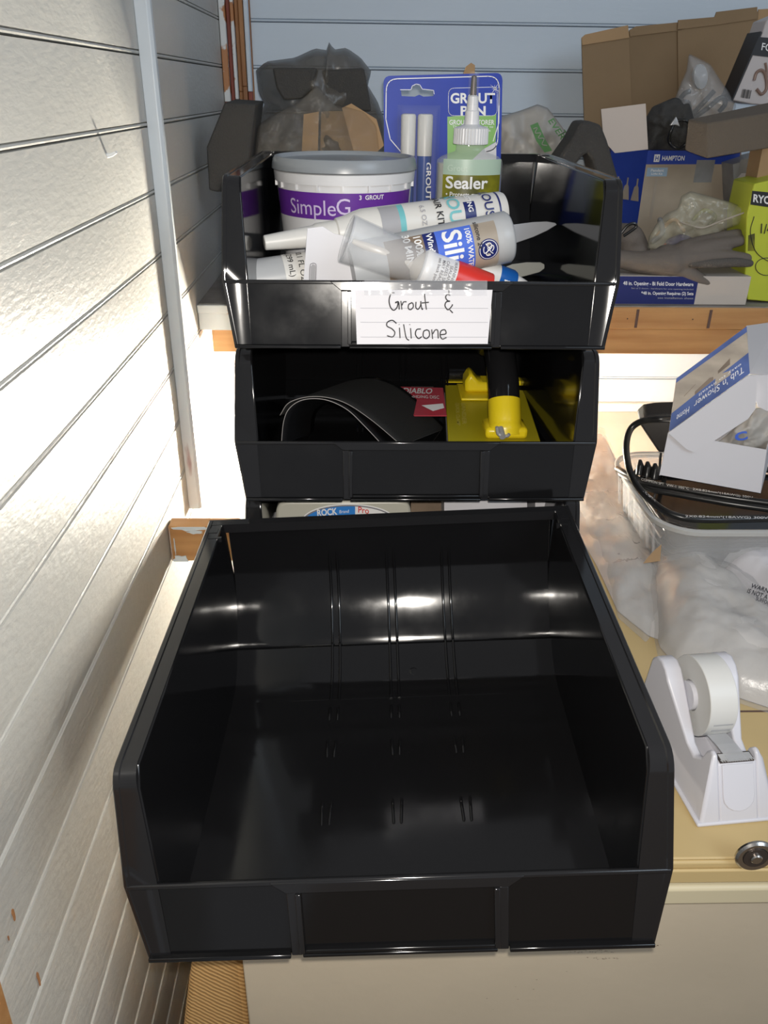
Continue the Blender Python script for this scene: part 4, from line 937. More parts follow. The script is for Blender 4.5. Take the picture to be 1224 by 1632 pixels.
g = obj('crumpled_film', BM(blob, [(404, 260), (410, 200), (440, 180), (470, 165), (490, 150), (505, 135), (518, 150), (530, 165), (545, 168), (580, 178), (600, 200), (606, 250), (600, 300), (410, 300)], (500, 230), 1.60, 0.030, amp=0.016, fr=18, ridge=0.008, nu=90, nv=20, seed=7), pm('crumpled_grey_film', (0.24, 0.215, 0.18), 0.28, alpha=0.28, bump=0.5, bscale=28, var=0.3, vscale=12), None, smooth='full')
tag(g, 'thin wrinkled film slumped in front of the cardboard, lower half of the grey bag', 'plastic film')
# printed carrier bag
wbg = thing('printed_bag', 'white plastic carrier bag with green lettering right of the blue pen card', 'plastic bag', at(860, 300, y=1.72))
pbag = obj('bag_film', BM(blob, [(790, 330), (790, 190), (803, 184), (830, 176), (857, 166), (873, 172), (890, 194), (904, 214), (918, 240), (916, 330)], (855, 260), 1.72, 0.03, amp=0.010, fr=20, ridge=0.006, nu=90, nv=20, seed=4, zmin=SZ), M['whitebag'], wbg, smooth='full')
gi = pm('bag_green', (0.07, 0.22, 0.06), 0.5)
b = bmesh.new(); prism(b, w3([(845, 200), (857, 195), (869, 222), (880, 240), (868, 243), (855, 225)], 1.668), (0, .0005, 0)); gp = obj('green_patch', b, gi, wbg)
b = bmesh.new(); tube(b, spline(w3([(850, 205), (856, 204), (853, 212), (862, 212), (858, 220), (867, 221), (864, 230), (872, 232)], 1.6665), 5), 0.0009, 5); stuff(obj('white_script', b, M['whitebag'], gp))
world_text('EVERY', [(873, 193), (900, 232), (908, 228), (882, 188)], 1.664, gi, wbg); world_text('THING', [(890, 212), (914, 243), (920, 238), (900, 206)], 1.664, gi, wbg)
# bent foam strip
o = obj('bent_foam_strip', BM(prism, w3([(866, 285), (911, 222), (926, 194), (940, 193), (958, 199), (968, 224), (990, 300), (990, 350), (958, 350), (950, 285), (944, 256), (936, 243), (929, 249), (912, 268), (895, 300)], 1.57), (0, 0.07, 0)), M['foam'], bevel=0.005)
tag(o, 'black foam strip bent like an upturned V behind the top bin, right', 'foam strip'); drop(o, SZ, at(960, 345, y=1.57).z + .01)
# small brown tip behind the pen card
o = obj('cardboard_scrap', BM(prism, w3([(739, 480), (738, 118), (743, 106), (751, 100), (757, 104), (752, 480)], 1.66), (0, 0.004, 0)), M['cardl']); tag(o, 'thin brown cardboard tip peeking over the blue pen card', 'cardboard'); drop(o, SZ)

# big open carton
bc = thing('large_carton', 'large brown cardboard box with raised back flap against the back wall, right', 'box', at(1080, 300, y=1.9))
slab('flap_panel', [(933, 250), (927, 62), (1002, 52), (1010, 250)], 1.90, 0.004, M['card'], bc)
slab('flap_panel', [(1010, 250), (1002, 50), (1080, 38), (1082, 250)], 1.903, 0.004, pm('cardboard_mid', (0.225, 0.15, 0.08), 0.85, var=0.1), bc)
slab('flap_panel', [(1082, 250), (1080, 38), (1208, 18), (1206, 110), (1170, 165), (1150, 250)], 1.90, 0.004, M['card'], bc)
slab('flap_edge', [(928, 72), (927, 60), (933, 55), (1001, 40), (1003, 60)], 1.897, 0.003, M['cardl'], bc); slab('flap_edge', [(1004, 58), (1003, 48), (1014, 42), (1086, 35), (1086, 48)], 1.900, 0.003, M['card'], bc)
slab('flap_edge', [(1080, 47), (1081, 32), (1139, 27), (1142, 19), (1207, 11), (1207, 30), (1140, 40)], 1.897, 0.003, M['card'], bc); slab('flap_edge', [(1208, 30), (1209, 15), (1236, 13), (1236, 60), (1208, 60)], 1.92, 0.003, M['cardl'], bc)
drop(slab('carton_body', [(955, 470), (952, 215), (1180, 195), (1180, 470)], 1.80, 0.09, M['card'], bc), SZ)
# contents of the carton
o = bag('black_cloth', 'dark rumpled cloth inside the open carton, left of the foam bar', 'cloth', [(1030, 245), (1028, 190), (1040, 170), (1075, 155), (1100, 160), (1110, 200), (1100, 250)], (1068, 205), 1.70, 0.03, M['foam'], amp=0.02, fr=20, ridge=0.01, seed=5)
b = bmesh.new()
cr = at(1084, 214, y=1.655)
tube(b, [cr + V((0.020 * math.cos(t * P_ / 12), 0.004 * math.sin(t), 0.024 * math.sin(t * P_ / 12))) for t in range(25)], 0.003, 10)
o = obj('black_ring', b, M['cable'], None, smooth=True); tag(o, 'glossy black ring lying on the dark cloth beside the foam bar', 'ring')
b = bmesh.new(); prism(b, w3([(1068, 200), (1078, 186), (1084, 202), (1078, 199)], 1.650), (0, 0.006, 0)); o = obj('chrome_clip', b, M['silverbits'], bevel=0.001); tag(o, 'tiny chrome clip above the black ring', 'clip')
hb_ = thing('bagged_handles', 'clear bag with black handles and a pale disc standing in the open carton', 'bagged parts', at(1120, 200, y=1.72))
for pth in ([(1090, 195), (1115, 170), (1138, 145)], [(1100, 192), (1128, 172), (1150, 155), (1156, 165), (1146, 178)], [(1075, 170), (1090, 150), (1100, 145)]):
    b = bmesh.new(); tube(b, spline(w3(pth, 1.72), 6), 0.0045, 10); obj('handle', b, M['cable'], hb_, smooth=True)
b = bmesh.new(); prism(b, oval(1117, 122, 11, 20, 1.735), (0, 0.01, 0)); obj('pale_disc', b, M['greyplastic'], hb_)
obj('clear_bag', BM(blob, [(1068, 210), (1070, 172), (1082, 140), (1094, 112), (1098, 85), (1112, 92), (1132, 102), (1150, 130), (1168, 155), (1174, 170), (1160, 195)], (1118, 150), 1.72, 0.04, amp=0.012, fr=20, ridge=0.008, seed=9), M['clearbag'], hb_, smooth='full')
# long foam bar
o = obj('foam_bar', BM(hexa, [at(1090, 240, y=1.56), at(1126, 254, y=1.54), at(1240, 234, y=1.54), at(1240, 215, y=1.66), at(1096, 190, y=1.58), at(1127, 197, y=1.54), at(1240, 177, y=1.54), at(1240, 160, y=1.66)]), M['foamb'], bevel=0.003)
tag(o, 'long brown-grey foam bar lying across the open cartons at the right', 'foam bar')
# faucet box leaning at the right
tbx = thing('picture_box', 'white box with black band and faucet picture, tilted at the right edge', 'box', at(1215, 150, y=1.70))
slab('box_face', [(1168, 160), (1215, 52), (1222, 32), (1250, 20), (1250, 170), (1198, 166)], 1.70, 0.06, pm('box_white', (0.50, 0.46, 0.45), 0.45), tbx, bevel=0.002)
slab('box_face_band', [(1199, 88), (1210, 59), (1250, 62), (1250, 94)], 1.6988, 0.0008, M['ink'], tbx)
world_text('FOS', [(1213, 80), (1236, 84), (1237, 72), (1215, 68)], 1.6982, M['whiteink'], tbx)
slab('box_edge', [(1166, 160), (1213, 50), (1215, 52), (1168, 161)], 1.699, 0.06, M['ink'], tbx)
b = bmesh.new(); 
for k in range(8): strip(b, w3([(1181 + k * 1.9, 155 + k * .3), (1184 + k * 1.9, 142 + k * .3)], 1.6988), 0.0008 + 0.0005 * (k % 3), 0)
stuff(obj('barcode_bars', b, M['ink'], tbx))
b = bmesh.new(); tube(b, spline(w3([(1202, 128), (1206, 116), (1214, 112), (1220, 120), (1222, 140), (1214, 150), (1206, 142)], 1.6985), 6), 0.0028, 8); tube(b, spline(w3([(1220, 100), (1222, 112), (1222, 130)], 1.6985), 6), 0.002, 8); stuff(obj('faucet_print', b, pm('faucet_print_brown', (0.22, 0.14, 0.11), 0.4), tbx))

# white and blue pendant box
pbx = thing('pendant_box', 'blue and beige lamp box with HAMPTON lettering and open white flap', 'box', at(1080, 400, y=1.66))
Lf = lambda v: at(974, v, y=1.74); Cn = lambda v: at(1033, v, y=1.66); Rt = lambda v: at(1180, v, y=1.69)
def vquad(a, b, z0, z1): return [V((a.x, a.y, z0)), V((b.x, b.y, z0)), V((b.x, b.y, z1)), V((a.x, a.y, z1))]
zt2 = Cn(240).z
A_, B_, C_ = Lf(243), Cn(240), Rt(243)
b = bmesh.new(); back = V((0.02, 0.09, 0))
prism(b, [V((A_.x, A_.y, 0.331)), V((B_.x, B_.y, 0.331)), V((C_.x, C_.y, 0.331)), V((C_.x + .0, C_.y + .09, 0.331)), V((A_.x + .01, A_.y + .05, 0.331))], (0, 0, zt2 - 0.331)); bx_ = obj('box_body', b, M['hblue'], pbx)
off = V((-0.0003, -0.0006, 0))
zf = at(1033, 262, y=1.66).z
b = bmesh.new(); q = [p + off for p in vquad(B_, C_, 0.331, zf)]; prism(b, q, (0, 0.0003, 0)); fr_ = obj('front_picture', b, M['photobeige'], pbx)
def onface(a, b_, s, z, d=0.0012): p = a + (b_ - a) * s; return V((p.x - 0.0004, p.y - d, z))
zz = lambda v: at(1080, v, y=1.67).z
def face_text(s, a, b_, s0, s1, z0, z1, mat, par, bold=.02): return fit_text(s, [onface(a, b_, s0, z0), onface(a, b_, s1, z0), onface(a, b_, s1, z1), onface(a, b_, s0, z1)], mat, par, bold=bold)
face_text('HAMPTON', B_, C_, 0.16, 0.40, zz(256), zz(248), M['whiteink'], bx_)
def face_quad(name, a, b_, s0, s1, z0, z1, mat, par, d=0.001): 
    bm = bmesh.new(); prism(bm, [onface(a, b_, s0, z0, d), onface(a, b_, s1, z0, d), onface(a, b_, s1, z1, d), onface(a, b_, s0, z1, d)], (0, 0.0002, 0)); return obj(name, bm, mat, par)
lg = face_quad('square_logo', B_, C_, 0.075, 0.135, zz(258), zz(246), M['whiteink'], bx_); face_text('H', B_, C_, 0.088, 0.122, zz(256), zz(248), M['hblue'], lg)
face_quad('blue_caption', B_, C_, 0.02, 0.24, zz(281), zz(267), M['skyprint'], fr_); face_text('Pendant', B_, C_, 0.06, 0.20, zz(273.5), zz(269), M['whiteink'], fr_); face_text('Light Kit', B_, C_, 0.07, 0.19, zz(279.5), zz(275), M['whiteink'], fr_)
face_quad('picture_window', B_, C_, 0.54, 0.74, zz(291), zz(255), M['photogrey'], fr_); face_quad('picture_post', B_, C_, 0.12, 0.15, zz(350), zz(285), M['taupe'], fr_)
for k in range(3):
    s0 = 0.18 + k * 0.27
    zc_ = at(1005, 300, y=1.70).z
    bm = bmesh.new(); prism(bm, [onface(A_, B_, s0, zc_ - 0.020), onface(A_, B_, s0 + 0.22, zc_ - 0.020), onface(A_, B_, s0 + 0.17, zc_ + 0.004), onface(A_, B_, s0 + 0.14, zc_ + 0.008), onface(A_, B_, s0 + 0.14, zc_ + 0.020), onface(A_, B_, s0 + 0.10, zc_ + 0.020), onface(A_, B_, s0 + 0.10, zc_ + 0.008), onface(A_, B_, s0 + 0.05, zc_ + 0.004)], (0, 0.0002, 0)); obj('pendant_print', bm, M['taupe'], bx_)
slab('white_flap', [(980, 244), (962, 224), (958, 174), (1029, 165), (1033, 238)], 1.645, 0.0015, pm('flap_cream', (0.56, 0.48, 0.42), 0.6), pbx)
# second picture box
sbx = thing('bowl_picture_box', 'grey printed box with white bowl picture, between the lamp box and lime carton', 'box', at(1190, 330, y=1.68))
drop(slab('box_body', [(1166, 470), (1168, 262), (1217, 248), (1240, 246), (1240, 470)], 1.63, 0.07, M['photogrey'], sbx), 0.331)
slab('bowl_print', [(1166, 325), (1170, 290), (1182, 276), (1202, 274), (1208, 290), (1204, 325)], 1.6292, 0.0006, pm('bowl_print_white', (0.42, 0.41, 0.42), 0.4), sbx)
slab('white_top_print', [(1178, 276), (1180, 255), (1196, 252), (1196, 276)], 1.6290, 0.0006, M['photogrey'], sbx)
# tan carton edge
o = slab('tan_carton', [(1203, 300), (1218, 222), (1245, 205), (1245, 300)], 1.58, 0.05, M['cardl']); tag(o, 'tan cardboard edge behind the lime carton at the right frame edge', 'box')
# lime tool box
lbx = thing('lime_tool_box', 'lime green tool carton with black RYOBI band at the right edge', 'box', at(1215, 480, y=1.52))
l0, l1, l2 = at(1187, 440, y=1.565), at(1240, 500, y=1.512), at(1198, 300, y=1.6)
b = bmesh.new(); prism(b, w3([(1192, 478), (1187, 452), (1190, 345), (1202, 293), (1250, 282), (1250, 492)], 1.53), (0.0, 0.09, 0)); lb_ = obj('box_body', b, M['lime'], lbx, bevel=0.002); drop(lb_, SZ)
slab('black_band', [(1196, 326), (1199, 304), (1250, 309), (1250, 334)], 1.5292, 0.0006, M['ink'], lbx)
world_text('RYOBI', [(1200, 322), (1239, 328), (1240, 315), (1201, 309)], 1.5285, M['whiteink'], lbx, .03)
b = bmesh.new(); tube(b, spline(w3([(1202, 345), (1196, 370), (1204, 400), (1222, 415), (1240, 420)], 1.529), 6), 0.0007, 6); tube(b, [at(1222 + 18 * math.cos(t * P_ / 10), 425 + 14 * math.sin(t * P_ / 10), y=1.529) for t in range(21)], 0.0007, 6); stuff(obj('line_drawing', b, M['ink'], lbx))
slab('grey_print', [(1192, 400), (1193, 375), (1203, 372), (1203, 400)], 1.5292, 0.0006, M['olive'], lbx)
world_text('1/4', [(1212, 372), (1230, 374), (1230, 358), (1213, 356)], 1.5288, M['ink'], lbx)
# flat hardware carton
fbx = thing('hardware_carton', 'flat navy and white carton under the grey gloves, printed with bi-fold door text', 'box', at(1090, 478, y=1.515))
fl0, fl1, flc = at(975, 478, y=1.512), at(1190, 478, y=1.512), at(1107, 478, y=1.512)
ztp = at(1100, 443, y=1.512).z
fb = boxo('box_body', (fl0.x, 1.512, SZ), (fl1.x, 1.66, 0.3305), pm('box_dull_white', (0.50, 0.45, 0.40), 0.55), fbx, bevel=0.001)
fb.data.transform(Matrix.Diagonal((1, 1, 1, 1)))
np_ = boxo('navy_panel', (fl0.x, 1.5112, SZ + .001), (flc.x, 1.5118, 0.3295), M['navy'], fbx)
world_text('48 in. Opening - Bi Fold Door Hardware', [(993, 456), (1105, 458), (1105, 450), (993, 448)], 1.5105, M['whiteink'], np_, .02); world_text('Set of 2 doors - hardware for one opening included', [(1006, 461), (1105, 463), (1105, 460), (1006, 458)], 1.5105, M['grey'], np_)
world_text('*48 in. Opening Requires (2) Sets', [(1022, 471), (1105, 472), (1105, 465), (1022, 464)], 1.5105, M['whiteink'], np_, .02); world_text('see installation sheet', [(1048, 476), (1105, 477), (1105, 474), (1048, 473)], 1.5105, M['grey'], np_)
# gloves
GY = 1.535
def gp_(u, v, d=0.0): return at(u, v, y=GY - d)
gl = thing('work_glove', 'brown-grey work glove lying palm up on the flat carton, fingers pointing right', 'glove', gp_(1090, 430))
organic('glove_body', [([gp_(985, 412), gp_(1020, 418, .004), gp_(1070, 418, .008)], [0.016, 0.020, 0.028]), ([gp_(1070, 412), gp_(1120, 396, .005), gp_(1182, 383, -.01)], [0.024, 0.016, 0.010]), ([gp_(1060, 412), gp_(1100, 412, .012), gp_(1150, 408, .012), gp_(1190, 412, .004)], [0.026, 0.018, 0.012, 0.010]),
   ([gp_(1050, 424), gp_(1090, 434, .01), gp_(1120, 447, .014), gp_(1138, 455, .012)], [0.024, 0.016, 0.011, 0.009]), ([gp_(1090, 400), gp_(1130, 384, -.01), gp_(1176, 372, -.02)], [0.02, 0.013, 0.009])], M['glove'], gl)
organic('knit_side', [([gp_(1098, 421, .024), gp_(1130, 420, .024), gp_(1170, 418, .020), gp_(1196, 420, .012)], [0.006, 0.009, 0.009, 0.007])], M['gloveknit'], gl)
g2 = thing('work_glove', 'brown-grey glove bunched behind the other, with a black-edged cuff loop', 'glove', at(1010, 385, y=1.60))
organic('glove_body', [([at(985, 372, y=1.6), at(1005, 380, y=1.6), at(1022, 402, y=1.6)], [0.020, 0.026, 0.018]), ([at(1000, 392, y=1.6), at(1020, 402, y=1.59)], [0.022, 0.016])], M['glove'], g2)
b = bmesh.new(); tube(b, spline([at(u, v, y=1.575) for u, v in ((990, 372), (1000, 360), (1010, 356), (1014, 361), (1006, 368), (994, 376))], 6), 0.0028, 8); obj('cuff_loop', b, M['cable'], g2, smooth=True)
# zip bag with fittings
zb = thing('zip_bag', 'clear zip bag of small fittings and wires lying on the glove', 'bag', at(1110, 370, y=1.57))
for uv, r, mt_ in (([(1068, 388), (1085, 384), (1098, 386)], [0.010, 0.013, 0.010], pm('blue_fitting', (0.06, 0.05, 0.16), 0.4)), ([(1062, 392), (1070, 390)], [0.007, 0.007], pm('red_fitting', (0.35, 0.05, 0.03), 0.4)), ([(1045, 380), (1060, 360), (1075, 350), (1090, 368)], [0.004, 0.004, 0.004, 0.004], M['cardl']), ([(1105, 350), (1122, 335), (1140, 345), (1130, 360)], [0.004, 0.004, 0.004, 0.004], M['olive']), ([(1040, 385), (1055, 370), (1052, 350)], [0.005, 0.006, 0.005], M['photogrey']), ([(1190, 368), (1200, 372)], [0.006, 0.006], M['darkmetal'])):
    organic('fitting', [([at(u, v, y=1.585) for u, v in uv], r)], mt_, zb, vox=0.0018, sm=2)
obj('bag_film', BM(blob, [(1032, 396), (1034, 378), (1045, 358), (1062, 340), (1080, 332), (1086, 312), (1100, 304), (1130, 312), (1165, 322), (1192, 334), (1196, 345), (1180, 358), (1150, 368), (1138, 383), (1100, 384), (1075, 396), (1050, 399)], (1110, 352), 1.575, 0.028, amp=0.014, fr=22, ridge=0.008, seed=3, nu=90, nv=18), M['zipbag'], zb, smooth='full')
b = bmesh.new(); tube(b, spline([at(u, v, y=1.545) for u, v in ((1084, 354), (1100, 359), (1120, 363), (1150, 352), (1205, 332))], 6), 0.0016, 6); obj('zip_strip', b, M['taupe'], zb, smooth=True)

# ---------------- right side of the cabinet ----------------
def flatblob(bm, uv, c, z0, height, amp=0.01, fr=14, nu=80, nv=16, seed=0, ridge=0.0):
    """sheet or pouch lying on the cabinet: outline uv on the plane z0, puffed up by height"""
    f = outline_fn(uv)
    def pt(i, j, top):
        u, v = f(i); t = 1 - j; P = at(c[0] + (u - c[0]) * t, c[1] + (v - c[1]) * t, z=z0)
        if not top: return P
        h = max(0, 1 - t ** 3) ** 0.6; n = fbm(V((P.x * fr + seed, P.y * fr, 0)), 4); r = 1 - abs(noise.noise(V((P.x * fr * 1.5 + seed, P.y * fr * 1.5, 2)))) * 2
        q = P + V((0, 0, max(0.0008, height * h + (n * amp + r * ridge) * min(1, h * 1.5)))); return q
    grid(bm, lambda i, j: pt(i, j, True), nu, nv); grid(bm, lambda i, j: pt(i, j, False), nu, 1)
    bmesh.ops.remove_doubles(bm, verts=bm.verts, dist=0.0003)
CZT = CZ + 0.0006
pf = thing('packing_film', 'large white foam packing sheet in crumpled clear film, sprawled across the cabinet top', 'packing film', at(1100, 1000, z=CZT))
obj('flat_sheet', BM(flatblob, [(915, 700), (960, 690), (985, 740), (1022, 820), (1050, 880), (1110, 950), (1085, 1030), (1035, 1015), (985, 975), (950, 900), (915, 840), (895, 780)], (1010, 880), CZT, 0.012, amp=0.006, fr=16, ridge=0.004, seed=1), M['foamfilm'], pf, smooth='full')
obj('puffed_roll', BM(flatblob, [(1044, 985), (1036, 930), (1040, 880), (1060, 868), (1110, 900), (1160, 940), (1240, 1005), (1310, 1060), (1310, 1160), (1224, 1128), (1175, 1112), (1120, 1080), (1075, 1058), (1050, 1030)], (1150, 1010), CZT, 0.050, amp=0.010, fr=9, ridge=0.003, seed=6, nu=110, nv=24), M['foamfilm'], pf, smooth='full')
obj('clear_wrap', BM(flatblob, [(1040, 1005), (1030, 940), (1030, 880), (1052, 858), (1115, 892), (1170, 930), (1250, 995), (1320, 1055), (1320, 1165), (1224, 1137), (1178, 1121), (1120, 1092), (1070, 1070), (1048, 1045)], (1150, 1010), CZT, 0.056, amp=0.012, fr=13, ridge=0.006, seed=8, nu=140, nv=30), M['filmclear'], pf, smooth='full')
o = obj('clear_wrap', BM(flatblob, [(905, 690), (960, 680), (982, 735), (1020, 825), (1055, 900), (1055, 985), (1030, 1025), (985, 985), (960, 900), (928, 840), (900, 780)], (990, 850), CZT, 0.020, amp=0.012, fr=22, ridge=0.008, seed=12, nu=110, nv=24), M['filmclear'], pf, smooth='full')
pc = at(1045, 880, z=0.045)
b = bmesh.new(); prism(b, [at(1025, 898, z=0.045), at(1040, 880, z=0.048), at(1054, 868, z=0.05), at(1052, 894, z=0.045)], (0, 0, 0.0006)); obj('tape_scrap', b, M['cardl'], pf)
# printed white pouch by the tub
wp = obj('printed_pouch', BM(flatblob, [(1130, 912), (1170, 905), (1224, 905), (1300, 915), (1300, 1020), (1224, 985), (1190, 960), (1150, 935)], (1215, 945), CZT, 0.062, amp=0.006, fr=14, seed=4), M['paper'], None, smooth='full')
tag(wp, 'white plastic pouch with small black printing, in front of the clear tub', 'plastic pouch')
for s_, uv in (('WARNING', [(1196, 936), (1240, 951), (1243, 944), (1199, 930)]), ('IS NOT A TOY', [(1190, 945), (1240, 962), (1243, 955), (1193, 938)]), ('SUFFOCATION', [(1204, 957), (1245, 972), (1247, 966), (1206, 951)])):
    fit_text(s_, [at(u, v, z=0.062) for u, v in uv], M['ink'], wp, bold=.01)
# clear tub
X0, X1, Y0, Y1, RZ, TZ = 0.418, 0.86, 0.992, 1.27, 0.060, 0.085
def rrect(x0, x1, y0, y1, r, z, n=8):
    out = []
    for cx, cy, a0 in ((x0 + r, y0 + r, P_), (x1 - r, y0 + r, 1.5 * P_), (x1 - r, y1 - r, 0), (x0 + r, y1 - r, .5 * P_)):
        for k in range(n + 1): out.append(V((cx + r * math.cos(a0 + k / n * P_ / 2), cy + r * math.sin(a0 + k / n * P_ / 2), z)))
    return out
def ringloft(bm, rings, cap0=True):
    R_ = [[bm.verts.new(p) for p in r] for r in rings]; n = len(R_[0])
    for a, b in zip(R_, R_[1:]):
        for i in range(n): bm.faces.new([a[i], a[(i + 1) % n], b[(i + 1) % n], b[i]])
    if cap0: bm.faces.new(R_[0][::-1])
ct = thing('clear_tub', 'clear plastic tub holding black cable and a white box, right side', 'tub', (0.6, 1.1, CZ))
def ins(d, z): return rrect(X0 + d, X1 - d, Y0 + d, Y1 - d, RZ - min(d, .03), z)
b = bmesh.new(); ringloft(b, [ins(.030, CZT + .016), ins(.022, CZT + .018), ins(.018, 0.02), ins(.012, TZ - .022), ins(.010, TZ - .014), ins(.004, TZ - .012), ins(.002, TZ - .004)])
obj('tub_body', b, M['tuba'], ct, smooth=50, solid=0.0012)
b = bmesh.new(); ringloft(b, [ins(.001, TZ - .010), ins(-.003, TZ - .008), ins(-.004, TZ - .002), ins(-.001, TZ), ins(.003, TZ - .001)], False); obj('tub_rim', b, pm('tub_rim_plastic', (0.62, 0.62, 0.60), 0.12, alpha=0.55, spec=0.9), ct, smooth=50, solid=0.0010)
for k in range(7):
    y = 1.045 + k * 0.030; b = bmesh.new(); tube(b, [(X0 + .016, y, 0.01), (X0 + .009, y + .002, TZ - .018)], 0.0022, 6); obj('side_rib', b, M['tuba'], ct, smooth=True)
# coiled black cable in it
cbl = thing('black_cable', 'black printed cable coiled in the clear tub', 'cable', (0.58, 1.12, 0.0))
ccx, ccy = (X0 + X1) / 2, (Y0 + Y1) / 2
for k in range(7):
    d = 0.030 + 0.008 * (k % 3); z = 0.004 + 0.010 * k
    b = bmesh.new(); P = ins(d, 0); tube(b, [V((p.x, p.y, z + 0.004 * math.sin(i * .5 + k))) for i, p in enumerate(P + [P[0]])], 0.0052, 10); obj('coil', b, M['cable'], cbl, smooth=True)
stA = [at(u, v, z=zv) for u, v, zv in ((984, 747, .085), (1000, 756, .090), (1030, 769, .092), (1070, 777, .094), (1120, 786, .096), (1170, 794, .098), (1235, 803, .10))]
b = bmesh.new(); tube(b, spline(stA, 8), 0.0050, 12); cA = obj('cable_run', b, M['cable'], cbl, smooth=True)
b = bmesh.new(); tube(b, spline([p + V((0.004, -0.010, -0.006)) for p in stA], 8), 0.0050, 12); obj('cable_run', b, M['cable'], cbl, smooth=True)
stB = [at(u, v, z=zv) for u, v, zv in ((1078, 668, .19), (1052, 668, .19), (1024, 671, .18), (1005, 684, .165), (998, 710, .145), (1002, 745, .12), (1016, 775, .105), (1040, 800, .095), (1072, 820, .090), (1120, 828, .088), (1240, 826, .088))]
b = bmesh.new(); tube(b, spline(stB, 8), 0.0052, 12); obj('cable_run', b, M['cable'], cbl, smooth=True)
def ctxt(s, u0, v0, u1, v1, z, h=5.0): fit_text(s, [at(u0, v0 + h / 2, z=z), at(u1, v1 + h / 2, z=z), at(u1, v1 - h / 2, z=z), at(u0, v0 - h / 2, z=z)], M['whiteink'], cbl)
ctxt('COMMON SPT', 1022, 764, 1058, 772, .100, 4); ctxt('VW-1 105\u00b0C', 1062, 773, 1098, 779, .101, 4); ctxt('2X0.824mm\u00b2(18AWG) 300V', 1104, 780, 1200, 794, .103, 4.5)
ctxt('105\u00b0C SPT-1', 1020, 778, 1044, 798, .104, 4); ctxt('2X0.824mm\u00b2(18AWG) 300V', 1092, 823.5, 1224, 826, .0945, 4.5)
for k in range(3):
    c_ = at(1020 + k * 12, 748 + k * 3, z=0.105); b = bmesh.new(); tube(b, [c_ + V((0, 0, -.01)), c_ + V((0.001, .004, 0.004)), c_ + V((0.002, .012, 0.010))], [0.006, 0.006, 0.003], 10); obj('strain_relief', b, M['cable'], cbl, smooth=True)
b = bmesh.new(); prism(b, ins(.034, CZT + .02), (0, 0, 0.055)); o = obj('black_tray', b, M['blackrim']); tag(o, 'dark flat part filling the clear tub under the cable', 'tray')
# black cone shade
c0, c1 = at(1052, 722, y=1.20), at(1050, 664, y=1.235)
cs = obj('cone_shade', BM(prism, [at(1018, 675, y=1.2), at(1030, 664, y=1.2), at(1050, 661, y=1.2), at(1085, 660, y=1.2), at(1080, 722, y=1.2), at(1050, 722, y=1.2)], (0.01, 0.05, 0.004)), pm('matte_black_cone', (0.02, 0.018, 0.016), 0.5), bevel=0.004)
tag(cs, 'flared black cone-shaped part with the cable, left of the white box', 'lamp part')
b = bmesh.new(); tube(b, w3([(1053, 722), (1050, 762)], 1.205), 0.0022, 8); tube(b, w3([(1062, 722), (1058, 768)], 1.205), 0.004, 8)
obj('cone_stem', b, M['cable'], cs, smooth=True)
# white box with printed flap
wx = thing('white_open_box', 'small white open box with printed lid flap standing in the clear tub', 'box', at(1130, 770, y=1.05))
bw_ = M['paper']
fq = w3([(1052, 758), (1212, 787), (1222, 717), (1066, 690)], 1.05)
b = bmesh.new(); sheet(b, fq, 0.0012); obj('front_panel', b, bw_, wx)
side = V((0.050, 0.09, 0.0))
b = bmesh.new(); sheet(b, [fq[0], fq[3], fq[3] + side, fq[0] + side], 0.0012); obj('side_panel', b, bw_, wx)
b = bmesh.new(); sheet(b, [fq[1], fq[2], fq[2] + side, fq[1] + side], 0.0012); obj('side_panel', b, bw_, wx)
b = bmesh.new(); sheet(b, [fq[0] + side, fq[1] + side, fq[2] + side, fq[3] + side], 0.0012); obj('rear_panel', b, bw_, wx)
b = bmesh.new(); prism(b, [fq[0], fq[1], fq[1] + side, fq[0] + side], (0, 0, .001)); obj('bottom_panel', b, bw_, wx)
A0, A1, A2, A3 = at(1066, 688, y=1.06), at(1195, 595, y=1.09), at(1190, 520, y=1.13), at(1078, 603, y=1.10)
b = bmesh.new(); sheet(b, [A0, A1, A2, A3], 0.0012); pfl = obj('printed_flap', b, pm('flap_photo_print', (0.50, 0.42, 0.33), 0.35, var=0.3, vscale=16, stretch=(1, 1, 3)), wx)
def bil(s, t, lift=0.0008):
    p = (A0 * (1 - s) + A1 * s) * (1 - t) + (A3 * (1 - s) + A2 * s) * t; return p + (CAM - p).normalized() * lift
def pq(name, s0, t0, s1, t1, mat, t0b=None, t1b=None, lift=0.0008):
    b = bmesh.new(); quad(b, [bil(s0, t0, lift), bil(s1, t0b if t0b is not None else t0, lift), bil(s1, t1b if t1b is not None else t1, lift), bil(s0, t1, lift)]); return obj(name, b, mat, pfl)
flb = pm('flap_blue_print', (0.09, 0.14, 0.36), 0.35, var=0.3, vscale=30)
pq('blue_stripe', 0, 0.91, 1, 1.0, flb, t0b=.88); pq('blue_field', 0, 0, 1, 0.34, flb, t1b=.44)
pq('brown_bar', .30, .37, .54, .44, M['brownprint'], .40, .52); pq('brown_bar', .60, .46, .76, .52, M['brownprint'], .47, .60); pq('thin_line', .15, .50, .30, .515, M['brownprint'], .58, .59)
def ft(s, s0, s1, t0, t1, mat=None, lift=0.0012): # printed upside down, as the flap is folded over
    fit_text(s, [bil(s1, t1, lift), bil(s0, t1, lift), bil(s0, t0, lift), bil(s1, t0, lift)], mat or M['whiteink'], pfl)
ft("Tub 'n Shower", .30, .93, .10, .24); ft('easy to install', .36, .90, .28, .35); ft('Home', .08, .24, .10, .22)
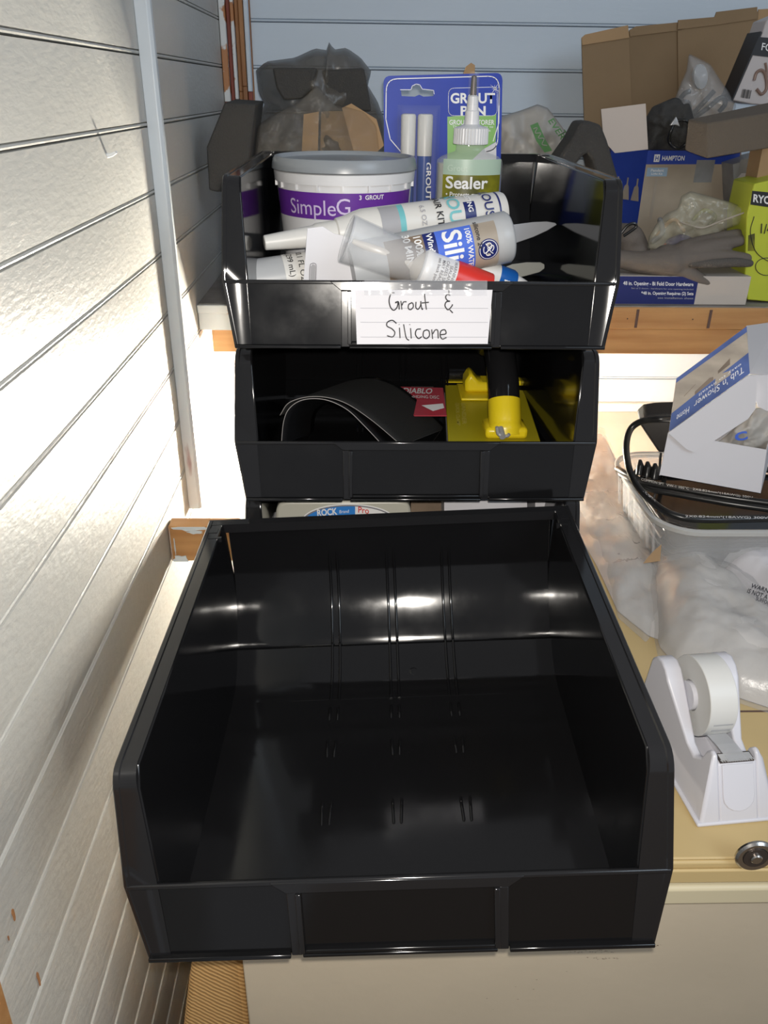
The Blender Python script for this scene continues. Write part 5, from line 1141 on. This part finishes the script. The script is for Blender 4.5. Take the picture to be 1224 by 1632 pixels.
b = bmesh.new(); sheet(b, [at(1190, 519, y=1.13), at(1240, 512, y=1.13), at(1240, 598, y=1.09), at(1195, 596, y=1.09)], 0.0012); obj('grey_flap', b, pm('flap_inside_grey', (0.36, 0.36, 0.38), 0.6), wx)
b = bmesh.new(); sheet(b, w3([(1065, 690), (1193, 598), (1203, 600), (1207, 612), (1204, 652), (1192, 668), (1118, 716), (1106, 721), (1094, 716)], 1.045), 0.0012); obj('white_flap', b, bw_, wx)
b = bmesh.new(); sheet(b, w3([(1197, 598), (1245, 597), (1245, 656), (1222, 655), (1208, 648), (1204, 636)], 1.06), 0.0012); obj('white_flap', b, bw_, wx)
fb2 = obj('folded_bag', BM(blob, [(1120, 720), (1150, 700), (1190, 665), (1205, 650), (1240, 650), (1240, 725)], (1190, 700), 1.10, 0.015, amp=0.01, fr=25, ridge=0.006, seed=3), M['whitebag'], None, smooth='full'); tag(fb2, 'folded white plastic bag with a blue letter inside the white box', 'plastic bag')
fit_text('C', [at(u, v, y=1.072) for u, v in ((1172, 704), (1192, 700), (1190, 686), (1170, 690))], M['silblue'], fb2, bold=.04)

# ---------------- tape dispenser ----------------
td0 = at(1110, 1318, z=CZ)
td = thing('tape_dispenser', 'white desktop tape dispenser with a roll of matte tape, beside the empty bin', 'tape dispenser', mat=Matrix.Translation(td0) @ Matrix.Rotation(math.radians(5.5), 4, 'Z'))
W_, T0 = 0.088, 0.012     # base width, inset of the side walls at the top
prof = [(0.000, 0.0), (0.0, 0.004), (0.026, 0.058), (0.030, 0.064), (0.036, 0.065), (0.042, 0.058), (0.046, 0.046), (0.054, 0.041), (0.068, 0.045), (0.112, 0.091), (0.121, 0.099), (0.132, 0.103), (0.144, 0.100), (0.152, 0.092), (0.166, 0.004), (0.166, 0.0)]
def ins_x(z, y=0): return 0.0025 + (0.0165 * (1 - smoothstep(0.04, 0.12, y)) + 0.001 * smoothstep(0.04, 0.12, y)) * min(1, z / 0.05)
def wall(bm, s):
    A = []; B = []
    for y, z in prof:
        xo = ins_x(z, y); xi = 0.0235 + 0.002 * (1 - smoothstep(0.04, 0.1, y)) - 0.001
        if s > 0: xo, xi = W_ - xo, W_ - xi
        A.append(bm.verts.new((xo, y, z))); B.append(bm.verts.new((xi, y, z)))
    n = len(A); bm.faces.new(A); bm.faces.new(B[::-1])
    for i in range(n): bm.faces.new([A[i], A[(i + 1) % n], B[(i + 1) % n], B[i]])
for s in (-1, 1): obj('side_wall', BM(wall, s), M['dispenser'], td, local=True, bevel=0.003, seg=4)
def frontb(bm):
    pts = [(0.0, 0.0), (0.0, 0.004), (0.0255, 0.0555), (0.034, 0.0565), (0.042, 0.044), (0.060, 0.024), (0.060, 0.0)]
    prism(bm, [(0.024, y, z) for y, z in pts], (W_ - 0.048, 0, 0))
obj('front_block', BM(frontb), M['dispenser'], td, local=True, bevel=0.0015)
b = bmesh.new(); box(b, (0, -0.0015, 0), (W_, 0.168, 0.0045)); obj('base_plate', b, M['dispenser'], td, local=True, bevel=0.0018)
def tongue(bm):
    pts = [(0.030, .98), (0.058, .98)] + [(0.044 + 0.0165 * math.cos(-t * P_ / 8), .42 - .26 * math.sin(t * P_ / 8)) for t in range(9)]
    pts = [(0.0275, .985), (0.0275, .42)] + [(0.044 - 0.0165 * math.cos(t * P_ / 8), .42 - .26 * math.sin(t * P_ / 8)) for t in range(1, 8)] + [(0.0605, .42), (0.0605, .985)]
    prism(bm, [(x, 0.0255 * q - 0.0012, 0.004 + 0.0515 * q + 0.0006) for x, q in pts], (0, 0.002, -0.001))
obj('front_tongue', BM(tongue), M['dispenser'], td, local=True, bevel=0.0006)
ry, rz_, rr_ = 0.103, 0.078, 0.0425
def rollm(bm):
    n = 64; prof_ = [(0.0165, 0.0275), (rr_ - .0006, 0.0275), (rr_, 0.0281), (rr_, 0.0564), (rr_ - .0006, 0.057), (0.0165, 0.057), (0.0165, 0.0275)]
    rings = [[bm.verts.new((x, ry + r * math.cos(2 * P_ * k / n), rz_ + r * math.sin(2 * P_ * k / n))) for k in range(n)] for r, x in prof_]
    for a, b in zip(rings, rings[1:]):
        for k in range(n): bm.faces.new([a[k], a[(k + 1) % n], b[(k + 1) % n], b[k]])
    bmesh.ops.remove_doubles(bm, verts=bm.verts, dist=1e-6)
rl = thing('tape_roll', 'roll of matte white tape sitting in the white dispenser', 'tape roll', mat=td.matrix_basis.copy())
obj('tape_winding', BM(rollm), M['tape'], rl, local=True, smooth=40)
b = bmesh.new(); lathe(b, [(0.0155, 0.023), (0.0155, 0.063)], 32); b.transform(Matrix.Translation((0, ry, rz_)) @ Matrix.Rotation(P_ / 2, 4, 'Y')); obj('core', b, M['dispenser'], rl, local=True, smooth=True)
def strand(bm):
    P = [(ry - rr_ * math.cos(a), rz_ - rr_ * math.sin(a)) for a in (0.1, 0.35, 0.6)] + [(0.050, 0.0575), (0.040, 0.0585), (0.0245, 0.0592)]
    A = [bm.verts.new((0.0335, y, z)) for y, z in P]; B = [bm.verts.new((0.0545, y, z)) for y, z in P]
    for i in range(len(P) - 1): bm.faces.new([A[i], A[i + 1], B[i + 1], B[i]])
obj('tape_strand', BM(strand), pm('clear_matte_tape', (0.55, 0.56, 0.58), 0.35, alpha=0.6), rl, local=True, solid=0.0004)
b = bmesh.new(); box(b, (0.0262, 0.0262, 0.0555), (0.0618, 0.0375, 0.0583)); obj('blade_bar', b, M['darkmetal'], td, local=True)
b = bmesh.new()
n = 14
for k in range(n):
    x0 = 0.0262 + (0.0356) * k / n; x1 = 0.0262 + 0.0356 * (k + 1) / n
    prism(b, [(x0, 0.0275, 0.0584), (x1, 0.0275, 0.0584), ((x0 + x1) / 2, 0.0235, 0.0594)], (0, 0, 0.0005))
box(b, (0.0275, 0.0275, 0.0584), (0.0605, 0.0355, 0.0590)); stuff(obj('toothed_blade', b, M['silverbits'], td, local=True))
